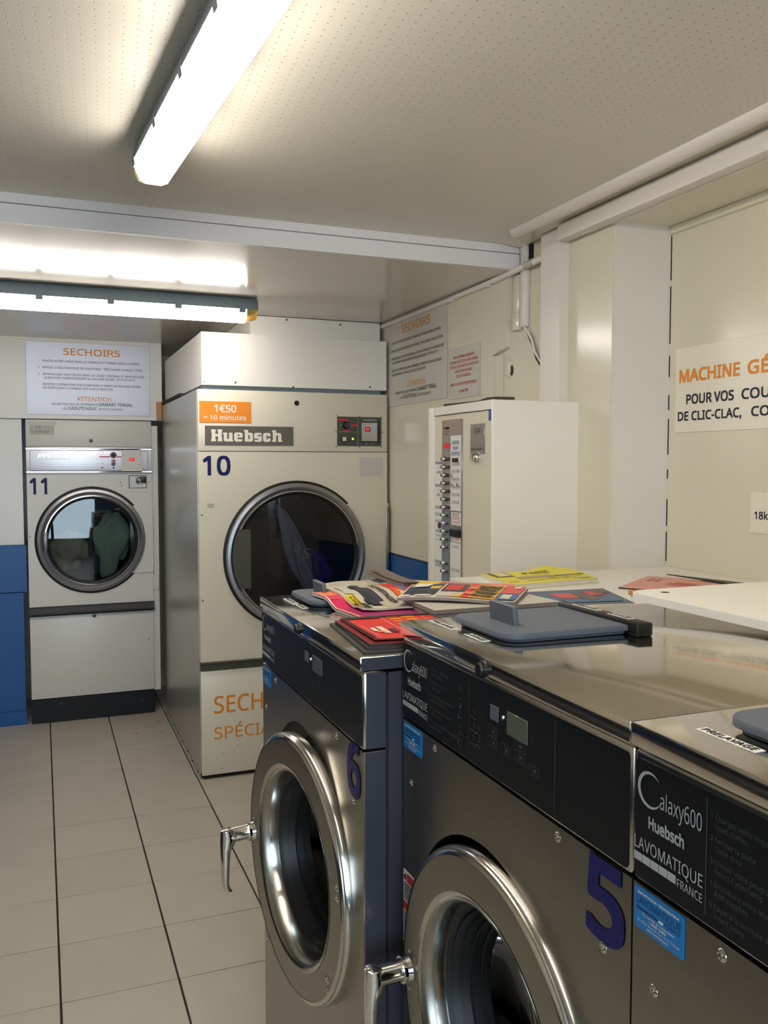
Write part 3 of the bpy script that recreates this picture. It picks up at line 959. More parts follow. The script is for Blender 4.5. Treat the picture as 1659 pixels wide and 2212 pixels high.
MB().lathe([(.006, -.006), (.004, -.009), (0, -.010)], .795, 1.698, 16).build('lamp_lens', 'led_green', cp)
for x, z in ((.707, 1.816), (.833, 1.814), (.959, 1.812), (.705, 1.736), (.960, 1.735), (.706, 1.657), (.833, 1.657), (.957, 1.656)):
    screw(cp, x, -.001, z, .0028, 'black_plastic')
MB().box(.835, .962, -.0012, 0, 1.503, 1.604).build('taped_note', 'note_paper', D10, smooth=0)
lettering('lower_lettering', [dict(s='SECHOIR', x=.064, y=.330, h=.086, w=.44, bold=.008), dict(s='SPÉCIAL', x=.064, y=.200, h=.060, w=.335, bold=.006)], front(0, -.0006, 0), 'orange_print', D10)
d = dryer_door(D10, cx, cz, .366, .318, 'ring_grey', glass='glass_smoked')
arc = [(cx + .336 * math.cos(a), cz + .336 * math.sin(a)) for a in [math.radians(180 - 24.5 + (24.5 + 27.5) * i / 16) for i in range(17)]]
MB().prism(arc + [(cx - .245, arc[-1][1]), (cx - .245, arc[0][1])], lambda x, z, d_: (x, -.033 + d_, z), .008).build('pull_plate', 'panel_olive', d)
lettering('scratched_mark', [dict(s='A', x=cx - .04, y=cz - .005, h=.075, slant=.35, kx=.7), dict(s='s', x=cx + .02, y=cz - .02, h=.07, slant=.3)], front(0, -.0172, 0), 'dim_print', d)
hinge_cover(D10, cx, cz, .352, W + .002, .80, 1.362, -.012, 'enamel_cream')
hb = MB().box(W - .012, W + .004, -.018, 0, .70, 1.340, bev=.002, seg=1).build('hinge_bar', 'ring_grey', D10)
screw(hb, W - .004, -.018, 1.32, .0045, 'steel_dark')
MB().box(.042, .075, -.002, 0, 1.360, 1.376).build('small_tag', 'tape_grey', D10, smooth=0)
for x, z in ((.015, 1.319), (.015, .898), (.11, .12), (.10, .05), (.18, .155)):
    screw(D10, x, 0, z, .0048 if z > .5 else .003, 'steel_dark')
drum(D10, cx, cz, .325, .70)
b = MB()
b.box(-.003, 0, .03, D, .0, .04)
b.build('base_flange', 'side_steel', D10, smooth=0)
for i in range(7):
    sc_ = MB().cyl((-.008, .08 + .17 * i, .02), (-.003, .08 + .17 * i, .02), .005, seg=10).build('flange_bolt', 'brown_dark', D10)
cloth('sheet', 'pale grey sheet draped behind the glass of dryer 10', (1.265, 4.44, 1.08), (.05, .06, .24), 'cloth_grey', 11).rotation_euler = (0, -.38, 0)
cloth('purple_garment', 'purple garment low at the right inside dryer 10', (1.42, 4.64, .98), (.07, .07, .11), 'cloth_purple', 13)

t = thing('vent_box', 'white boxed duct between dryer 10 and the low ceiling', 'duct', (.995, 4.36, 2.2095))
MB().box(0, .70, 0, .016, 0, .105, bev=.001, seg=1).build('front_board', 'white_board', t)
MB().box(0, .016, .016, 1.15, 0, .105, bev=.001, seg=1).build('side_board', 'white_board', t)
for x, z in ((.012, .088), (.19, .094), (.478, .085)):
    screw(t, x, 0, z, .006, 'steel_dark')


# ================================================================ WASHERS
def swoosh(cx, cy, R):
    """crescent letter G: thick on the left, thin at both ends"""
    n = 28
    po, pi_ = [], []
    for i in range(n + 1):
        a = math.radians(42 + 290 * i / n)
        k = math.sin(PI * i / n) ** .8
        w_ = R * (.02 + .20 * k)
        po.append((cx + R * math.cos(a), cy + R * 1.0 * math.sin(a)))
        pi_.append((cx + (R - w_) * math.cos(a) * 1.0 + w_ * .05, cy + (R - w_) * math.sin(a)))
    f1 = [(i, i + 1, n + 2 + i, n + 1 + i) for i in range(n)]
    return {'poly': po + pi_, 'faces': f1}


def washer(label, loc, W, zt, zpb, kx, digit, dig, recess, door_z, door_open, door_x, hinge_y, lid_labels, warn):
    t = thing('washing_machine', label, 'washing machine', loc, -PI / 2, 'washing machines in the row')
    DEP = .58
    zpt = zt - .026
    cx, cz, rh = recess
    # cabinet: front panel with folded sides, then the body shell behind a thin seam
    MB().plate_hole(.0, W, .02, zpb - .003, cx, cz, rh, 0, .040).build('front_panel', 'steel', t)
    b = MB().plate_hole(.003, W - .003, 0, zt - .03, cx, cz, .21, .046, .05)
    b.box(.003, .006, .05, DEP, 0, zt - .03).box(W - .006, W - .003, .05, DEP, 0, zt - .03).box(.006, W - .006, DEP - .004, DEP, 0, zt - .03)
    b.build('body', 'side_paint', t, smooth=0)
    MB().box(W - .0005, W + .001, .003, .040, .02, zpb - .004, bev=.0004, seg=1).build('side_fold', 'side_paint', t)
    MB().plate_hole(.004, W - .004, .02, zt - .034, cx, cz, .215, .040, .046).build('seam', 'dark_void', t, smooth=0)
    # door opening: black recess and rubber bellows
    MB().lathe([(rh, .001), (rh - .003, .012), (.222, .030), (.205, .036), (.200, .0455)], cx, cz, 72).build('recess', 'rubber', t)
    MB().lathe([(.206, .034), (.196, .030), (.190, .036), (.184, .031), (.178, .038), (.17, .044)], cx, cz, 72).build('bellows', 'rubber', t)
    MB().lathe([(.200, .046), (.172, .050), (.170, .06), (.178, .075), (.215, .09), (.222, .10), (.222, .50), (.20, .52), (0, .53)], cx, cz, 64).build('drum', 'drum_dark', t)
    # control panel
    cp = MB().box(.0, W, -.001, .040, zpb, zpt, bev=.005, seg=3).build('control_panel', 'steel_bright', t)
    MB().box(W - .0005, W + .0012, .005, .040, zpb + .002, zpt - .002, bev=.0004, seg=1).build('side_cap', 'side_paint', cp)
    MB().loft([[(x, y, z) for x, z in rrect(W / 2, (zpb + zpt) / 2 - .002, W - .008, zpt - zpb - .014, .006)] for y in (-.0022, -.0008)]).build('control_overlay', 'black_panel', cp)
    f = front(0, -.0027, zpb - 1.145)
    X = lambda v: v * kx
    lettering('divider', [dict(rect=(X(v) - .0006, 1.158, X(v) + .0006, 1.268)) for v in (.106, .245, .467)], f, 'dim_print', cp)
    it = [swoosh(X(.026), 1.2455, .0185), dict(s='alaxy600', x=X(.0415), y=1.2325, h=.0165, w=X(.058))]
    it += [dict(s='Huebsch', x=X(.025), y=1.2065, h=.0125, w=X(.052), bold=.035)]
    it += [dict(s='LAVOMATIQUE', x=X(.004), y=1.1805, h=.0125, w=X(.098), bold=.005), dict(s='FRANCE', x=X(.068), y=1.1665, h=.0085, w=X(.034), bold=.005)]
    it += [dict(rect=(X(.004 + .0126 * i), 1.168, X(.004 + .0126 * i + .0120), 1.1765)) for i in range(5)]
    lettering('brand', it, f, 'silver_print', cp, res=3)
    ins = [('Charger votre linge', 'Load clothes'), ('Fermer la porte', 'Close door'), ('Choisir votre programme', 'Select Cycle/Temp'), ('Introduire votre lessive', 'Add supplies'), ('Payer à la centrale de paiement', 'Insert coins')]
    it = []
    for i, (a, c) in enumerate(ins):
        z = 1.2505 - .0205 * i
        it += [dict(s=str(i + 1), x=X(.111), y=z, h=.0050), dict(s=a, x=X(.117), y=z, h=.0052, kx=.92 * kx), dict(s=c, x=X(.117), y=z - .0082, h=.0052, kx=.92 * kx)]
        zc = z - .002
        it += [outline(X(.219), zc, .013, .009, .003, .0008), [circ_ring(X(.219), zc, .0035, .0008, 12), dict(rect=(X(.219) - .003, zc - .011, X(.219) + .003, zc - .0055)), disc(X(.212), zc - .005, .003, 8),
                dict(rect=(X(.210), zc - .008, X(.228), zc - .007)), disc(X(.213), zc, .003, 8)][i]]
    for (x, z) in ((.262, 1.224), (.262, 1.205), (.262, 1.186), (.277, 1.205), (.277, 1.188)):
        it += [outline(X(x), z, .005, .007, .002, .0008), dict(rect=(X(x) - .012, z - .010, X(x) - .002, z - .008)), dict(rect=(X(x), z - .012, X(x) + .004, z - .009))]
    for (x, z) in ((.316, 1.212), (.316, 1.1965), (.351, 1.1965), (.386, 1.2125), (.386, 1.1985), (.420, 1.1925)):
        it += [outline(X(x), z, .026, .0145, .004, .0007), outline(X(x) + .002, z, .015, .0095, .003, .0007), dict(rect=(X(x) - .0015, z - .002, X(x) + .0055, z + .002))]
    it += [circ_ring(X(.414), 1.229, .0042, .0008, 14), disc(X(.414), 1.229, .0012, 8)]
    lettering('instructions', it, f, 'dim_print', cp, res=1)
    dz = zpb - 1.145
    MB().box(X(.308), X(.331), -.0036, -.002, 1.227 + dz, 1.2475 + dz, bev=.0008, seg=1).build('sensor_window', 'lid_grey', cp)
    MB().box(X(.353), X(.405), -.0038, -.002, 1.219 + dz, 1.250 + dz, bev=.0012, seg=1).build('display', 'lcd', cp)
    MB().lathe([(.0038, -.002), (.003, -.005), (0, -.006)], X(.343), 1.2375 + dz, 14).build('coin_sensor', 'steel_bright', cp)
    # lid sheet with a turned-down front lip
    top = MB().box(-.001, W + .001, -.006, DEP + .004, zt - .024, zt, bev=.002, seg=2).build('top_cover', 'steel_top', t)
    MB().box(W + .0005, W + .0016, -.004, .12, zt - .0235, zt - .002, bev=.0003, seg=1).build('edge_shade', 'side_paint', top)  # dark strip over the steel lip side, imitates its dim reflection
    lk = MB().cyl((W * .485, -.012, zt - .016), (W * .485, -.004, zt - .016), .0115, seg=24).cyl((W * .485, -.0155, zt - .016), (W * .485, -.012, zt - .016), .0085, .0095, seg=24).build('lock', 'black_plastic', t)
    for x, z in ((.125, zpb - .016), (.034, zpb - .1015), (W - .139, zpb - .016), (W - .047, zpb - .1015), (.03, .42), (.03, .2), (W - .03, .42)):
        screw(t, x, 0, z, .0068)
    if digit:
        x0, x1, z0, z1 = dig
        lettering('number', [dict(s=digit, x=x0, y=z0, h=z1 - z0, w=x1 - x0, bold=.03)], front(0, -.0008, 0), 'digit_blue', t, res=8)
    # importer sticker
    s_ = MB().loft([[(x, y, z) for x, z in rrect(.040, zpb - .0265, .074, .043, .004)] for y in (-.0012, -.0002)]).build('importer_sticker', 'sticker_blue', t)
    f2 = front(.003, -.0016, zpb)
    lettering('sticker_text', [dict(s='IMPORTATEUR / DISTRIBUTEUR', x=.037, y=-.0115, h=.0028, w=.062, align='c', bold=.02), dict(s='15, rue de la Cotonnière', x=.037, y=-.0318, h=.0027, w=.048, align='c'),
                               dict(s='14000 CAEN', x=.037, y=-.0358, h=.0028, w=.024, align='c', bold=.02), dict(s='Tel : 02 31 26 66 69 / Fax : 02 31 73 53 88', x=.037, y=-.0400, h=.0024, w=.063, align='c'),
                               dict(s='www.lavomatique.fr', x=.037, y=-.0440, h=.0026, w=.032, align='c', bold=.01), dict(rect=(.038, -.0275, .045, -.0252))], f2, 'white_print', s_, res=1)
    lettering('sticker_brand', [dict(s='LAVOMATIQUE', x=.037, y=-.0215, h=.0072, w=.066, align='c'), dict(rect=(.004, -.0275, .0375, -.0252)), dict(s='FRANCE', x=.047, y=-.0272, h=.004, w=.022)], f2, 'sticker_dark', s_, res=1)
    if warn:
        ws = MB().box(.003, .062, -.001, 0, .76, .885).build('warning_label', 'paper', t, smooth=0)
        lettering('warning_band', [dict(rect=(.018, .868, .060, .883)), dict(rect=(.004, .818, .06, .832))], front(0, -.0014, 0), 'red_print', ws)
        lettering('warning_text', [dict(rect=(.006, .862 - .005 * i, .050 - .01 * (i % 3), .8645 - .005 * i)) for i in range(6)] + [disc(.011, .874, .005, 8)] +
                  [dict(rect=(.006, .812 - .005 * i, .054 - .009 * (i % 3), .8142 - .005 * i)) for i in range(10)], front(0, -.0014, 0), 'black_print', ws)
    # ---- door on its hinge, ajar
    R = .257
    door = MB().lathe([(.200, .030), (R - .004, .030), (R + .001, .024), (R + .001, .010), (R - .003, .0025), (R - .009, .0001), (R - .012, 0), (R - .016, 0), (.204, 0), (.200, 0), (.197, .0001), (.188, .002), (.182, .008), (.1785, .02), (.176, .042)],
                      R - .0, 0, 120, closed=False).build('door', 'steel', t)
    ang = door_open
    door.location = (door_x + R * 1.0, hinge_y, door_z)
    # hinge edge at right; door mesh runs from x=0 (free edge) to x=2R (hinge); rotate about hinge edge
    for v in door.data.vertices:
        v.co.x -= 2 * R
    door.rotation_euler = (0, 0, ang)
    C = -R
    MB().lathe([(R + .0012, .0245), (R + .0018, .019), (R + .0018, .013), (R + .0004, .0075), (R - .004, .002), (R - .0105, -.0006)], C, 0, 120).build('door_rim', 'steel_bright', door)
    MB().lathe([(.197, -.0006), (.189, .0012), (.1825, .008), (.1785, .02), (.1755, .043)], C, 0, 120).build('door_lip', 'steel_bright', door)
    MB().lathe([(.177, .038), (.171, .037), (.166, .046), (.163, .043), (.158, .056), (.156, .054), (.151, .070), (.149, .068), (.146, .086), (.144, .084), (.142, .104), (.140, .112)], C, 0, 96).build('gasket', 'rubber', door)
    MB().lathe([(.1485, .0675), (.147, .069), (.1485, .0705)], C, 0, 96, closed=True).build('gasket_ridge', 'drum_dark', door)
    MB().lathe([(.1595, .0545), (.158, .056), (.1595, .0575)], C, 0, 96, closed=True).lathe([(.1445, .0845), (.143, .086), (.1445, .0875)], C, 0, 96, closed=True).build('gasket_ridge', 'black_plastic', door)
    MB().lathe([(.141, .100), (.132, .112), (.112, .128), (.07, .138), (0, .141), (0, .135), (.07, .132), (.108, .123), (.126, .109), (.136, .097)], C, 0, 72).build('door_glass', 'glass_dark', door)
    # handle: boss, neck and hanging lever
    hx, hz = -2 * R + .026, -.018
    hd = MB().cyl((hx, .004, hz), (hx, -.008, hz), .022, .018, seg=24).cyl((hx, -.008, hz), (hx, -.013, hz), .021, seg=24).build('handle', 'chrome', door)
    def hsec(y, z, a, b_, n=14):
        return [(hx + a * math.cos(2 * PI * i / n), y, z + b_ * math.sin(2 * PI * i / n)) for i in range(n)]
    def lsec(y, z, a, dy, n=14):
        return [(hx + a * math.cos(2 * PI * i / n), y + dy * math.sin(2 * PI * i / n), z) for i in range(n)]
    MB().loft([hsec(-.012, hz, .0170, .0185), hsec(-.022, hz, .0150, .0165), hsec(-.045, hz - .001, .0145, .0165), hsec(-.066, hz - .003, .0140, .0170)]).build('handle_neck', 'chrome', hd)
    def vsec(z, yf, yb, a, n=16):
        return [(hx + a * math.cos(2 * PI * i / n), (yf + yb) / 2 + (yb - yf) / 2 * math.sin(2 * PI * i / n), z) for i in range(n)]
    MB().loft([vsec(hz + .015, -.070, -.052, .011), vsec(hz + .013, -.075, -.046, .0145), vsec(hz - .008, -.0765, -.040, .0150), vsec(hz - .022, -.0765, -.044, .0145), vsec(hz - .032, -.0765, -.052, .0140),
               vsec(hz - .055, -.0755, -.055, .0130), vsec(hz - .085, -.0745, -.056, .0115), vsec(hz - .108, -.0725, -.057, .0100), vsec(hz - .120, -.069, -.054, .0085), vsec(hz - .126, -.063, -.049, .006)]).build('handle_lever', 'chrome', hd)
    for z in (.030, -.030):
        screw(door, hx + .004, 0, hz + z, .0042)
    for z in (.055, .036, -.135, -.155):
        screw(door, -.028 if z > 0 else -.072, 0, z, .0075, 'steel_bright')
    # hinge block between door and cabinet
    hb = MB().box(-.03, .004, .030, .038, -.03, .055, bev=.002, seg=1).cyl((-.008, .034, -.06), (-.008, .034, .07), .005, seg=12).build('hinge', 'steel_dark', door)
    # ---- soap dispenser lid on top
    xo, yo = lid_labels['at']
    LW, LD = .190, .215
    base = rrect(xo + LW / 2, yo + LD / 2, LW, LD, .03, 5)
    base = [(x if x < 9 else x, y) for x, y in base]
    # square the two rear corners
    pts2 = []
    for x, y in base:
        if y > yo + LD - .031:
            y2 = yo + LD
            x2 = xo if x < xo + .031 else xo + LW if x > xo + LW - .031 else x
            pts2.append((x2, y2))
        else:
            pts2.append((x, y))
    uniq = []
    for p in pts2:
        if not uniq or (Vector(p) - Vector(uniq[-1])).length > 1e-5:
            uniq.append(p)
    ctr = (xo + LW / 2, yo + LD / 2)
    sc2 = lambda p, k: (ctr[0] + (p[0] - ctr[0]) * k, ctr[1] + (p[1] - ctr[1]) * k)
    ld = MB().loft([[(*sc2(p, .93), zt + .001) for p in uniq], [(*sc2(p, .95), zt + .006) for p in uniq], [(*p, zt + .007) for p in uniq], [(*p, zt + .013) for p in uniq], [(*sc2(p, .985), zt + .0155) for p in uniq]]).build('dispenser_lid', 'lid_grey', t)
    MB().loft([[(x, y + yy, z) for x, yy in rrect(xo + LW * .5, yo + .050, .078, .011, .003, 2) for y in (0,)] for z in (zt + .014,)] +
              [[(x, yy, zt + .044) for x, yy in rrect(xo + LW * .5, yo + .047, .076, .010, .003, 2)], [(x, yy, zt + .046) for x, yy in rrect(xo + LW * .5, yo + .047, .072, .007, .003, 2)]]).build('lid_grip', 'lid_grey', ld)
    hb = MB().box(xo - .006, xo + LW + .022, yo + LD - .004, yo + LD + .026, zt, zt + .021, bev=.003).build('lid_hinge', 'black_plastic', t)
    ft = lambda z: (lambda x, y: (x, y, z))
    for nm_, x, y, wl, hl, ang_, mm in lid_labels['labels']:
        lb = MB().box(x, x + wl, y, y + hl, zt + (.021 if y > yo + .1 else 0), zt + (.0214 if y > yo + .1 else .0004)).build('label_strip', 'white_print', t, smooth=0)
        lettering('label_text', [dict(s=nm_, x=x + wl * .05, y=y + hl * .18, h=hl * .64, w=wl * .9, bold=.02)], ft(zt + (.0217 if y > yo + .1 else .0007)), 'black_print', lb)
    return t


W5 = washer('stainless washing machine number 5 with its round door ajar, middle of the row', (.56, 1.331, 0), .609, 1.308, 1.145, 1.0,
            '5', (.530, .599, 1.050, 1.141), (.291, .800, .241), .776, .02, .311, -.015,
            {'at': (.050, .060), 'labels': [('PRELAVAGE', .015, .038, .086, .014, 0, 0), ('LAVAGE', .142, .040, .062, .014, 0, 0), ('PRELAVAGE', .070, .283, .07, .013, 0, 0), ('LAVAGE', .17, .283, .055, .013, 0, 0)]}, True)
W4 = washer('stainless washing machine nearest the viewer, cut by the right edge', (.56, .719, 0), .609, 1.308, 1.145, 1.0,
            None, None, (.291, .800, .241), .776, .02, .311, -.015,
            {'at': (.050, .060), 'labels': [('PRELAVAGE', .044, .037, .076, .014, 0, 0), ('LAVAGE', .142, .040, .062, .014, 0, 0)]}, False)
W6 = washer('wide stainless washing machine number 6 with magazines on its top, farthest of the row', (.49, 2.040, 0), .704, 1.251, 1.093, 1.2,
            '6', (.622, .690, .998, 1.093), (.336, .791, .241), .771, .096, .395, -.018,
            {'at': (.02, .060), 'labels': [('PRELAVAGE', .050, .038, .086, .014, 0, 0), ('LAVAGE', .15, .040, .055, .014, 0, 0)]}, False)

# ================================================================ COUNTER AND BOARD BEHIND THE WASHERS
t = thing('counter', 'low white counter against the right wall behind the washers', 'counter', (1.155, 2.385, 0))
MB().box(0, .585, -1.1, 0, 1.200, 1.222, bev=.002, seg=1).box(.585, .813, -1.1, 0, 1.200, 1.222).build('counter_top', 'white_board', t)
MB().box(.004, .58, -.02, -.002, 0, 1.2).build('end_panel', 'white_board', t, smooth=0)
MB().box(.004, .02, -1.1, -.02, 0, 1.2).build('side_panel', 'white_board', t, smooth=0)
b = MB()
pts = [(1.036, .25), (1.036, 1.352), (1.040, 1.356), (1.05, 1.358), (1.955, 1.372), (1.955, .25)]
b.prism(pts, lambda x, y, d: (x, y, 1.3125 + d), .0165)
t = tag(b.build('shelf_board', 'white_board', smooth=0), 'loose white chipboard panel lying over the back of the washer tops', 'board')
MB().box(1.0345, 1.0358, .25, 1.345, 1.3130, 1.3275).build('edge_strip', 'white_board', t, smooth=0)
MB().cyl((1.085, 1.315, 1.3285), (1.085, 1.315, 1.3294), .008, seg=14).build('screw_hole', 'brown_dark', t)
MB().box(1.034, 1.046, 1.347, 1.358, 1.3215, 1.3296).build('chipped_corner', 'wood_block', t, smooth=0)

# ================================================================ PAYMENT CABINET
PC = thing('payment_cabinet', 'cream wall cabinet of coin controls between dryer 10 and the column', 'payment machine', (1.404, 3.094, .78), -PI / 2)
W, H = .519, 1.004
b = MB()
b.box(0, .045, 0, .336, 0, H, bev=.003).box(W - .012, W, 0, .336, 0, H, bev=.003).box(.045, W - .012, 0, .336, H - .032, H, bev=.002, seg=1).box(.045, W - .012, 0, .336, 0, .04)
b.build('frame', 'white_board', PC)
MB().box(W - .0005, W + .001, .002, .336, .0, H - .002, bev=.0004, seg=1).build('side_panel', 'white_board', PC)
MB().box(.045, W - .012, .022, .33, .04, H - .034).build('door', 'enamel_cream', PC, smooth=0)
tape = MB().box(.476, .504, .0205, .022, .935, .972).build('blue_tape', 'blue_paint', PC, smooth=0)
z_ = lambda z: z - .78
p1 = MB().box(.115, .282, .018, .022, z_(1.11), z_(1.732), bev=.001, seg=1).build('button_plate', 'brush_plate', PC)
p2 = MB().box(.345, .450, .019, .022, z_(1.604), z_(1.708), bev=.001, seg=1).build('refund_plate', 'brush_plate', PC)
lettering('plate_lettering', [dict(s='CO|MAT', x=.372, y=z_(1.675), h=.018, w=.052), dict(s='REMBOURSEMENT', x=.352, y=z_(1.616), h=.008, w=.088)], front(0, .0184, 0), 'black_print', p2)
MB().lathe([(.017, 0), (.016, -.012), (.012, -.016), (.012, -.024), (0, -.026)], .395, z_(1.592), 20, y0=.022).build('cylinder_lock', 'chrome', PC)
ws = MB().box(.192, .276, .0165, .018, z_(1.398), z_(1.672)).build('price_strip', 'white_print', p1, smooth=0)
lettering('price_lettering', [dict(s='CARTES', x=.234, y=z_(1.640), h=.013, align='c', bold=.02), dict(s='NON', x=.234, y=z_(1.620), h=.013, align='c', bold=.02), dict(s='ACCEPTEES', x=.234, y=z_(1.600), h=.013, w=.072, align='c', bold=.02)] +
          [dict(s=s, x=.234, y=z_(z), h=.011, w=.066, align='c') for s, z in (('1 6kg 3,80€', 1.563), ('2 6kg 3,80€', 1.537), ('3 8kg 4,50€', 1.508), ('4 8kg 4,50€', 1.480), ('5 8kg 4,50€', 1.452), ('6 10kg 6,00€', 1.424))],
          front(0, .0161, 0), 'blue_print', ws)
MB().box(.213, .256, .012, .017, z_(1.576), z_(1.590)).build('card_slot', 'black_plastic', p1, smooth=0)
rs = MB().box(.200, .278, .0165, .018, z_(1.345), z_(1.392)).build('note_label', 'white_print', p1, smooth=0)
lettering('note_lettering', [dict(s='BILLETS', x=.239, y=z_(1.379), h=.010, align='c', bold=.01), dict(s='ACCEPTES', x=.239, y=z_(1.365), h=.010, align='c', bold=.01), dict(s='5€ 10€ 20€', x=.239, y=z_(1.351), h=.009, align='c')], front(0, .0161, 0), 'red_print', rs)
MB().box(.200, .276, .008, .018, z_(1.303), z_(1.330), bev=.002, seg=1).build('note_slot', 'black_plastic', p1)
rs = MB().box(.200, .276, .0165, .018, z_(1.284), z_(1.300)).build('note_label', 'white_print', p1, smooth=0)
lettering('note_lettering', [dict(s='BILLET DE 5€', x=.238, y=z_(1.289), h=.008, w=.06, align='c', bold=.01)], front(0, .0161, 0), 'red_print', rs)
rs = MB().box(.192, .278, .0165, .018, z_(1.13), z_(1.281)).build('dose_label', 'white_print', p1, smooth=0)
lettering('dose_lettering', [dict(s='LA DOSE : 0,80€', x=.235, y=z_(1.175), h=.010, w=.074, align='c'), dict(s='Dose de 5€', x=.235, y=z_(1.262), h=.008, w=.05, align='c')], front(0, .0161, 0), 'black_print', rs)
MB().box(.122, .186, .0165, .018, z_(1.11), z_(1.40)).build('dark_strip', 'housing_grey', p1, smooth=0)
MB().box(.138, .184, .0145, .018, z_(1.627), z_(1.645)).build('display', 'led_red', p1, smooth=0)
MB().box(.140, .172, .012, .018, z_(1.698), z_(1.706), bev=.002, seg=1).build('coin_slot', 'black_plastic', p1)
lettering('coin_lettering', [dict(s='CENTRALE DE', x=.130, y=z_(1.686), h=.005, w=.05), dict(s='PAIEMENT', x=.134, y=z_(1.677), h=.005, w=.04)], front(0, .0176, 0), 'black_print', p1)
for i in range(15):
    z = 1.588 - .0300 * i
    if i in (12,):
        continue
    kb = MB().lathe([(.0095, 0), (.0085, -.010), (.006, -.013), (.006, -.017), (0, -.019)], .145, z_(z), 16, y0=.0165).build('push_button', 'chrome' if i > 6 else 'steel_bright', p1)
    MB().lathe([(.006, 0), (.005, -.006), (0, -.007)], .172, z_(z), 12, y0=.0165).build('indicator', 'steel_dark', p1)
for x, z in ((.205, 1.527), (.205, 1.494), (.262, 1.494)):
    MB().lathe([(.007, 0), (.006, -.009), (0, -.011)], x, z_(z), 14, y0=.0165).build('push_button', 'chrome', p1)
ls = MB().box(.052, .114, .0205, .022, z_(1.11), z_(1.58)).build('machine_strip', 'white_board', PC, smooth=0)
lettering('machine_lettering', [dict(s=s, x=.083, y=z_(z), h=.011, w=w_, align='c', bold=.005) for s, z, w_ in (('MACHINES', 1.568, .056), ('A', 1.551, .008), ('LAVER', 1.533, .036),
          ('MACHINES', 1.481, .056), ('A', 1.464, .008), ('LAVER', 1.446, .036), ('ESSOREUSE', 1.398, .058), ('SECHOIR', 1.372, .058), ('DOSEUR', 1.346, .058),
          ('SECHOIRS', 1.308, .052), ('DISTRIBUTION', 1.190, .058), ('DE LESSIVE', 1.176, .052))], front(0, .0201, 0), 'blue_print', ls)
lettering('dryer_lettering', [dict(s='N°10 34kg', x=.083, y=z_(1.292), h=.008, w=.046, align='c'), dict(s='N°11 14kg', x=.083, y=z_(1.276), h=.008, w=.046, align='c')], front(0, .0201, 0), 'black_print', ls)
MB().lathe([(.0125, 0), (.0115, -.004), (0, -.005)], .094, z_(1.335), 20, y0=.0205).build('key_cover', 'brown_dark', PC)
for x, z in ((.124, 1.722), (.272, 1.722), (.258, 1.437), (.27, 1.2)):
    screw(p1, x, .018, z_(z), .0035, 'steel_dark')
for ch in PC.children:
    if not ch.name.startswith(('frame', 'side_panel')):
        ch.location.y = -.013
tag(MB().tube([(1.42, 2.98, 1.788), (1.45, 2.90, 1.790), (1.47, 2.80, 1.791), (1.45, 2.70, 1.794), (1.44, 2.62, 1.791), (1.50, 2.58 + .02, 1.790)], .006, 8).build('cable', 'brown_dark'), 'dark cable lying along the top of the payment cabinet', 'cable')


# ================================================================ MAGAZINES
def magazine(name, label, quad, z, th, cover, pages, prints=(), texts=(), bumpf=None, group=None, n=12):
    """curved stack of pages under a printed cover; quad = four floor-plan corners (u=0,v=0),(1,0),(1,1),(0,1)"""
    q = [Vector(p) for p in quad]
    c = sum(q, Vector((0, 0))) / 4
    t = thing(name, label, 'magazine', (c.x, c.y, z), 0, group or ('magazines lying on the counter' if z < 1.24 else 'magazines piled on the farthest washer'))
    bf = bumpf or (lambda u, v: 0)
    def S(u, v, top=1.0, e=0.0):
        p = (q[0] * (1 - u) + q[1] * u) * (1 - v) + (q[3] * (1 - u) + q[2] * u) * v - c
        return (p.x, p.y, bf(u, v) + th * top + e)
    def sheet(k0, k1, nm, m, grow=0.0):
        b = MB()
        V = {}
        for k, kk in enumerate((k0, k1)):
            for i in range(n + 1):
                for j in range(n + 1):
                    u, v = i / n, j / n
                    uu, vv = u + grow * (u - .5), v + grow * (v - .5)
                    V[k, i, j] = b.bm.verts.new(S(uu, vv, kk))
        for i in range(n):
            for j in range(n):
                b.bm.faces.new((V[1, i, j], V[1, i + 1, j], V[1, i + 1, j + 1], V[1, i, j + 1]))
                b.bm.faces.new((V[0, i, j + 1], V[0, i + 1, j + 1], V[0, i + 1, j], V[0, i, j]))
        for i in range(n):
            for (a, c_) in (((i, 0), (i + 1, 0)), ((i + 1, n), (i, n)), ((0, i + 1), (0, i)), ((n, i), (n, i + 1))):
                b.bm.faces.new((V[0, a[0], a[1]], V[0, c_[0], c_[1]], V[1, c_[0], c_[1]], V[1, a[0], a[1]]))
        return b.build(nm, m, t, smooth=50)
    kc = 1 - min(.25, .0006 / th)
    sheet(0, kc, 'pages', pages)
    cv = sheet(kc, 1.0, 'cover', cover, .004)
    bycol = {}
    for (u0, v0, u1, v1, rgb) in prints:
        bycol.setdefault(rgb, []).append((u0, v0, u1, v1))
    e = .0004
    for rgb, rs in bycol.items():
        b = MB()
        for (u0, v0, u1, v1) in rs:
            a_, c_ = max(1, int((u1 - u0) * n)), max(1, int((v1 - v0) * n))
            G = [[b.bm.verts.new(S(u0 + (u1 - u0) * i / a_, v0 + (v1 - v0) * j / c_, 1, e)) for j in range(c_ + 1)] for i in range(a_ + 1)]
            for i in range(a_):
                for j in range(c_):
                    b.bm.faces.new((G[i][j], G[i + 1][j], G[i + 1][j + 1], G[i][j + 1]))
        b.build('cover_print', flat(rgb), cv, smooth=50)
        e += .0002
    for (items, rgb) in texts:
        e += .0001
        ee = e
        lettering('cover_text', items, lambda x, y: S(x, y, 1, ee), flat(rgb), cv, res=1)
    return t


def sst(a, b, x):
    t_ = min(1, max(0, (x - a) / (b - a)))
    return t_ * t_ * (3 - 2 * t_)


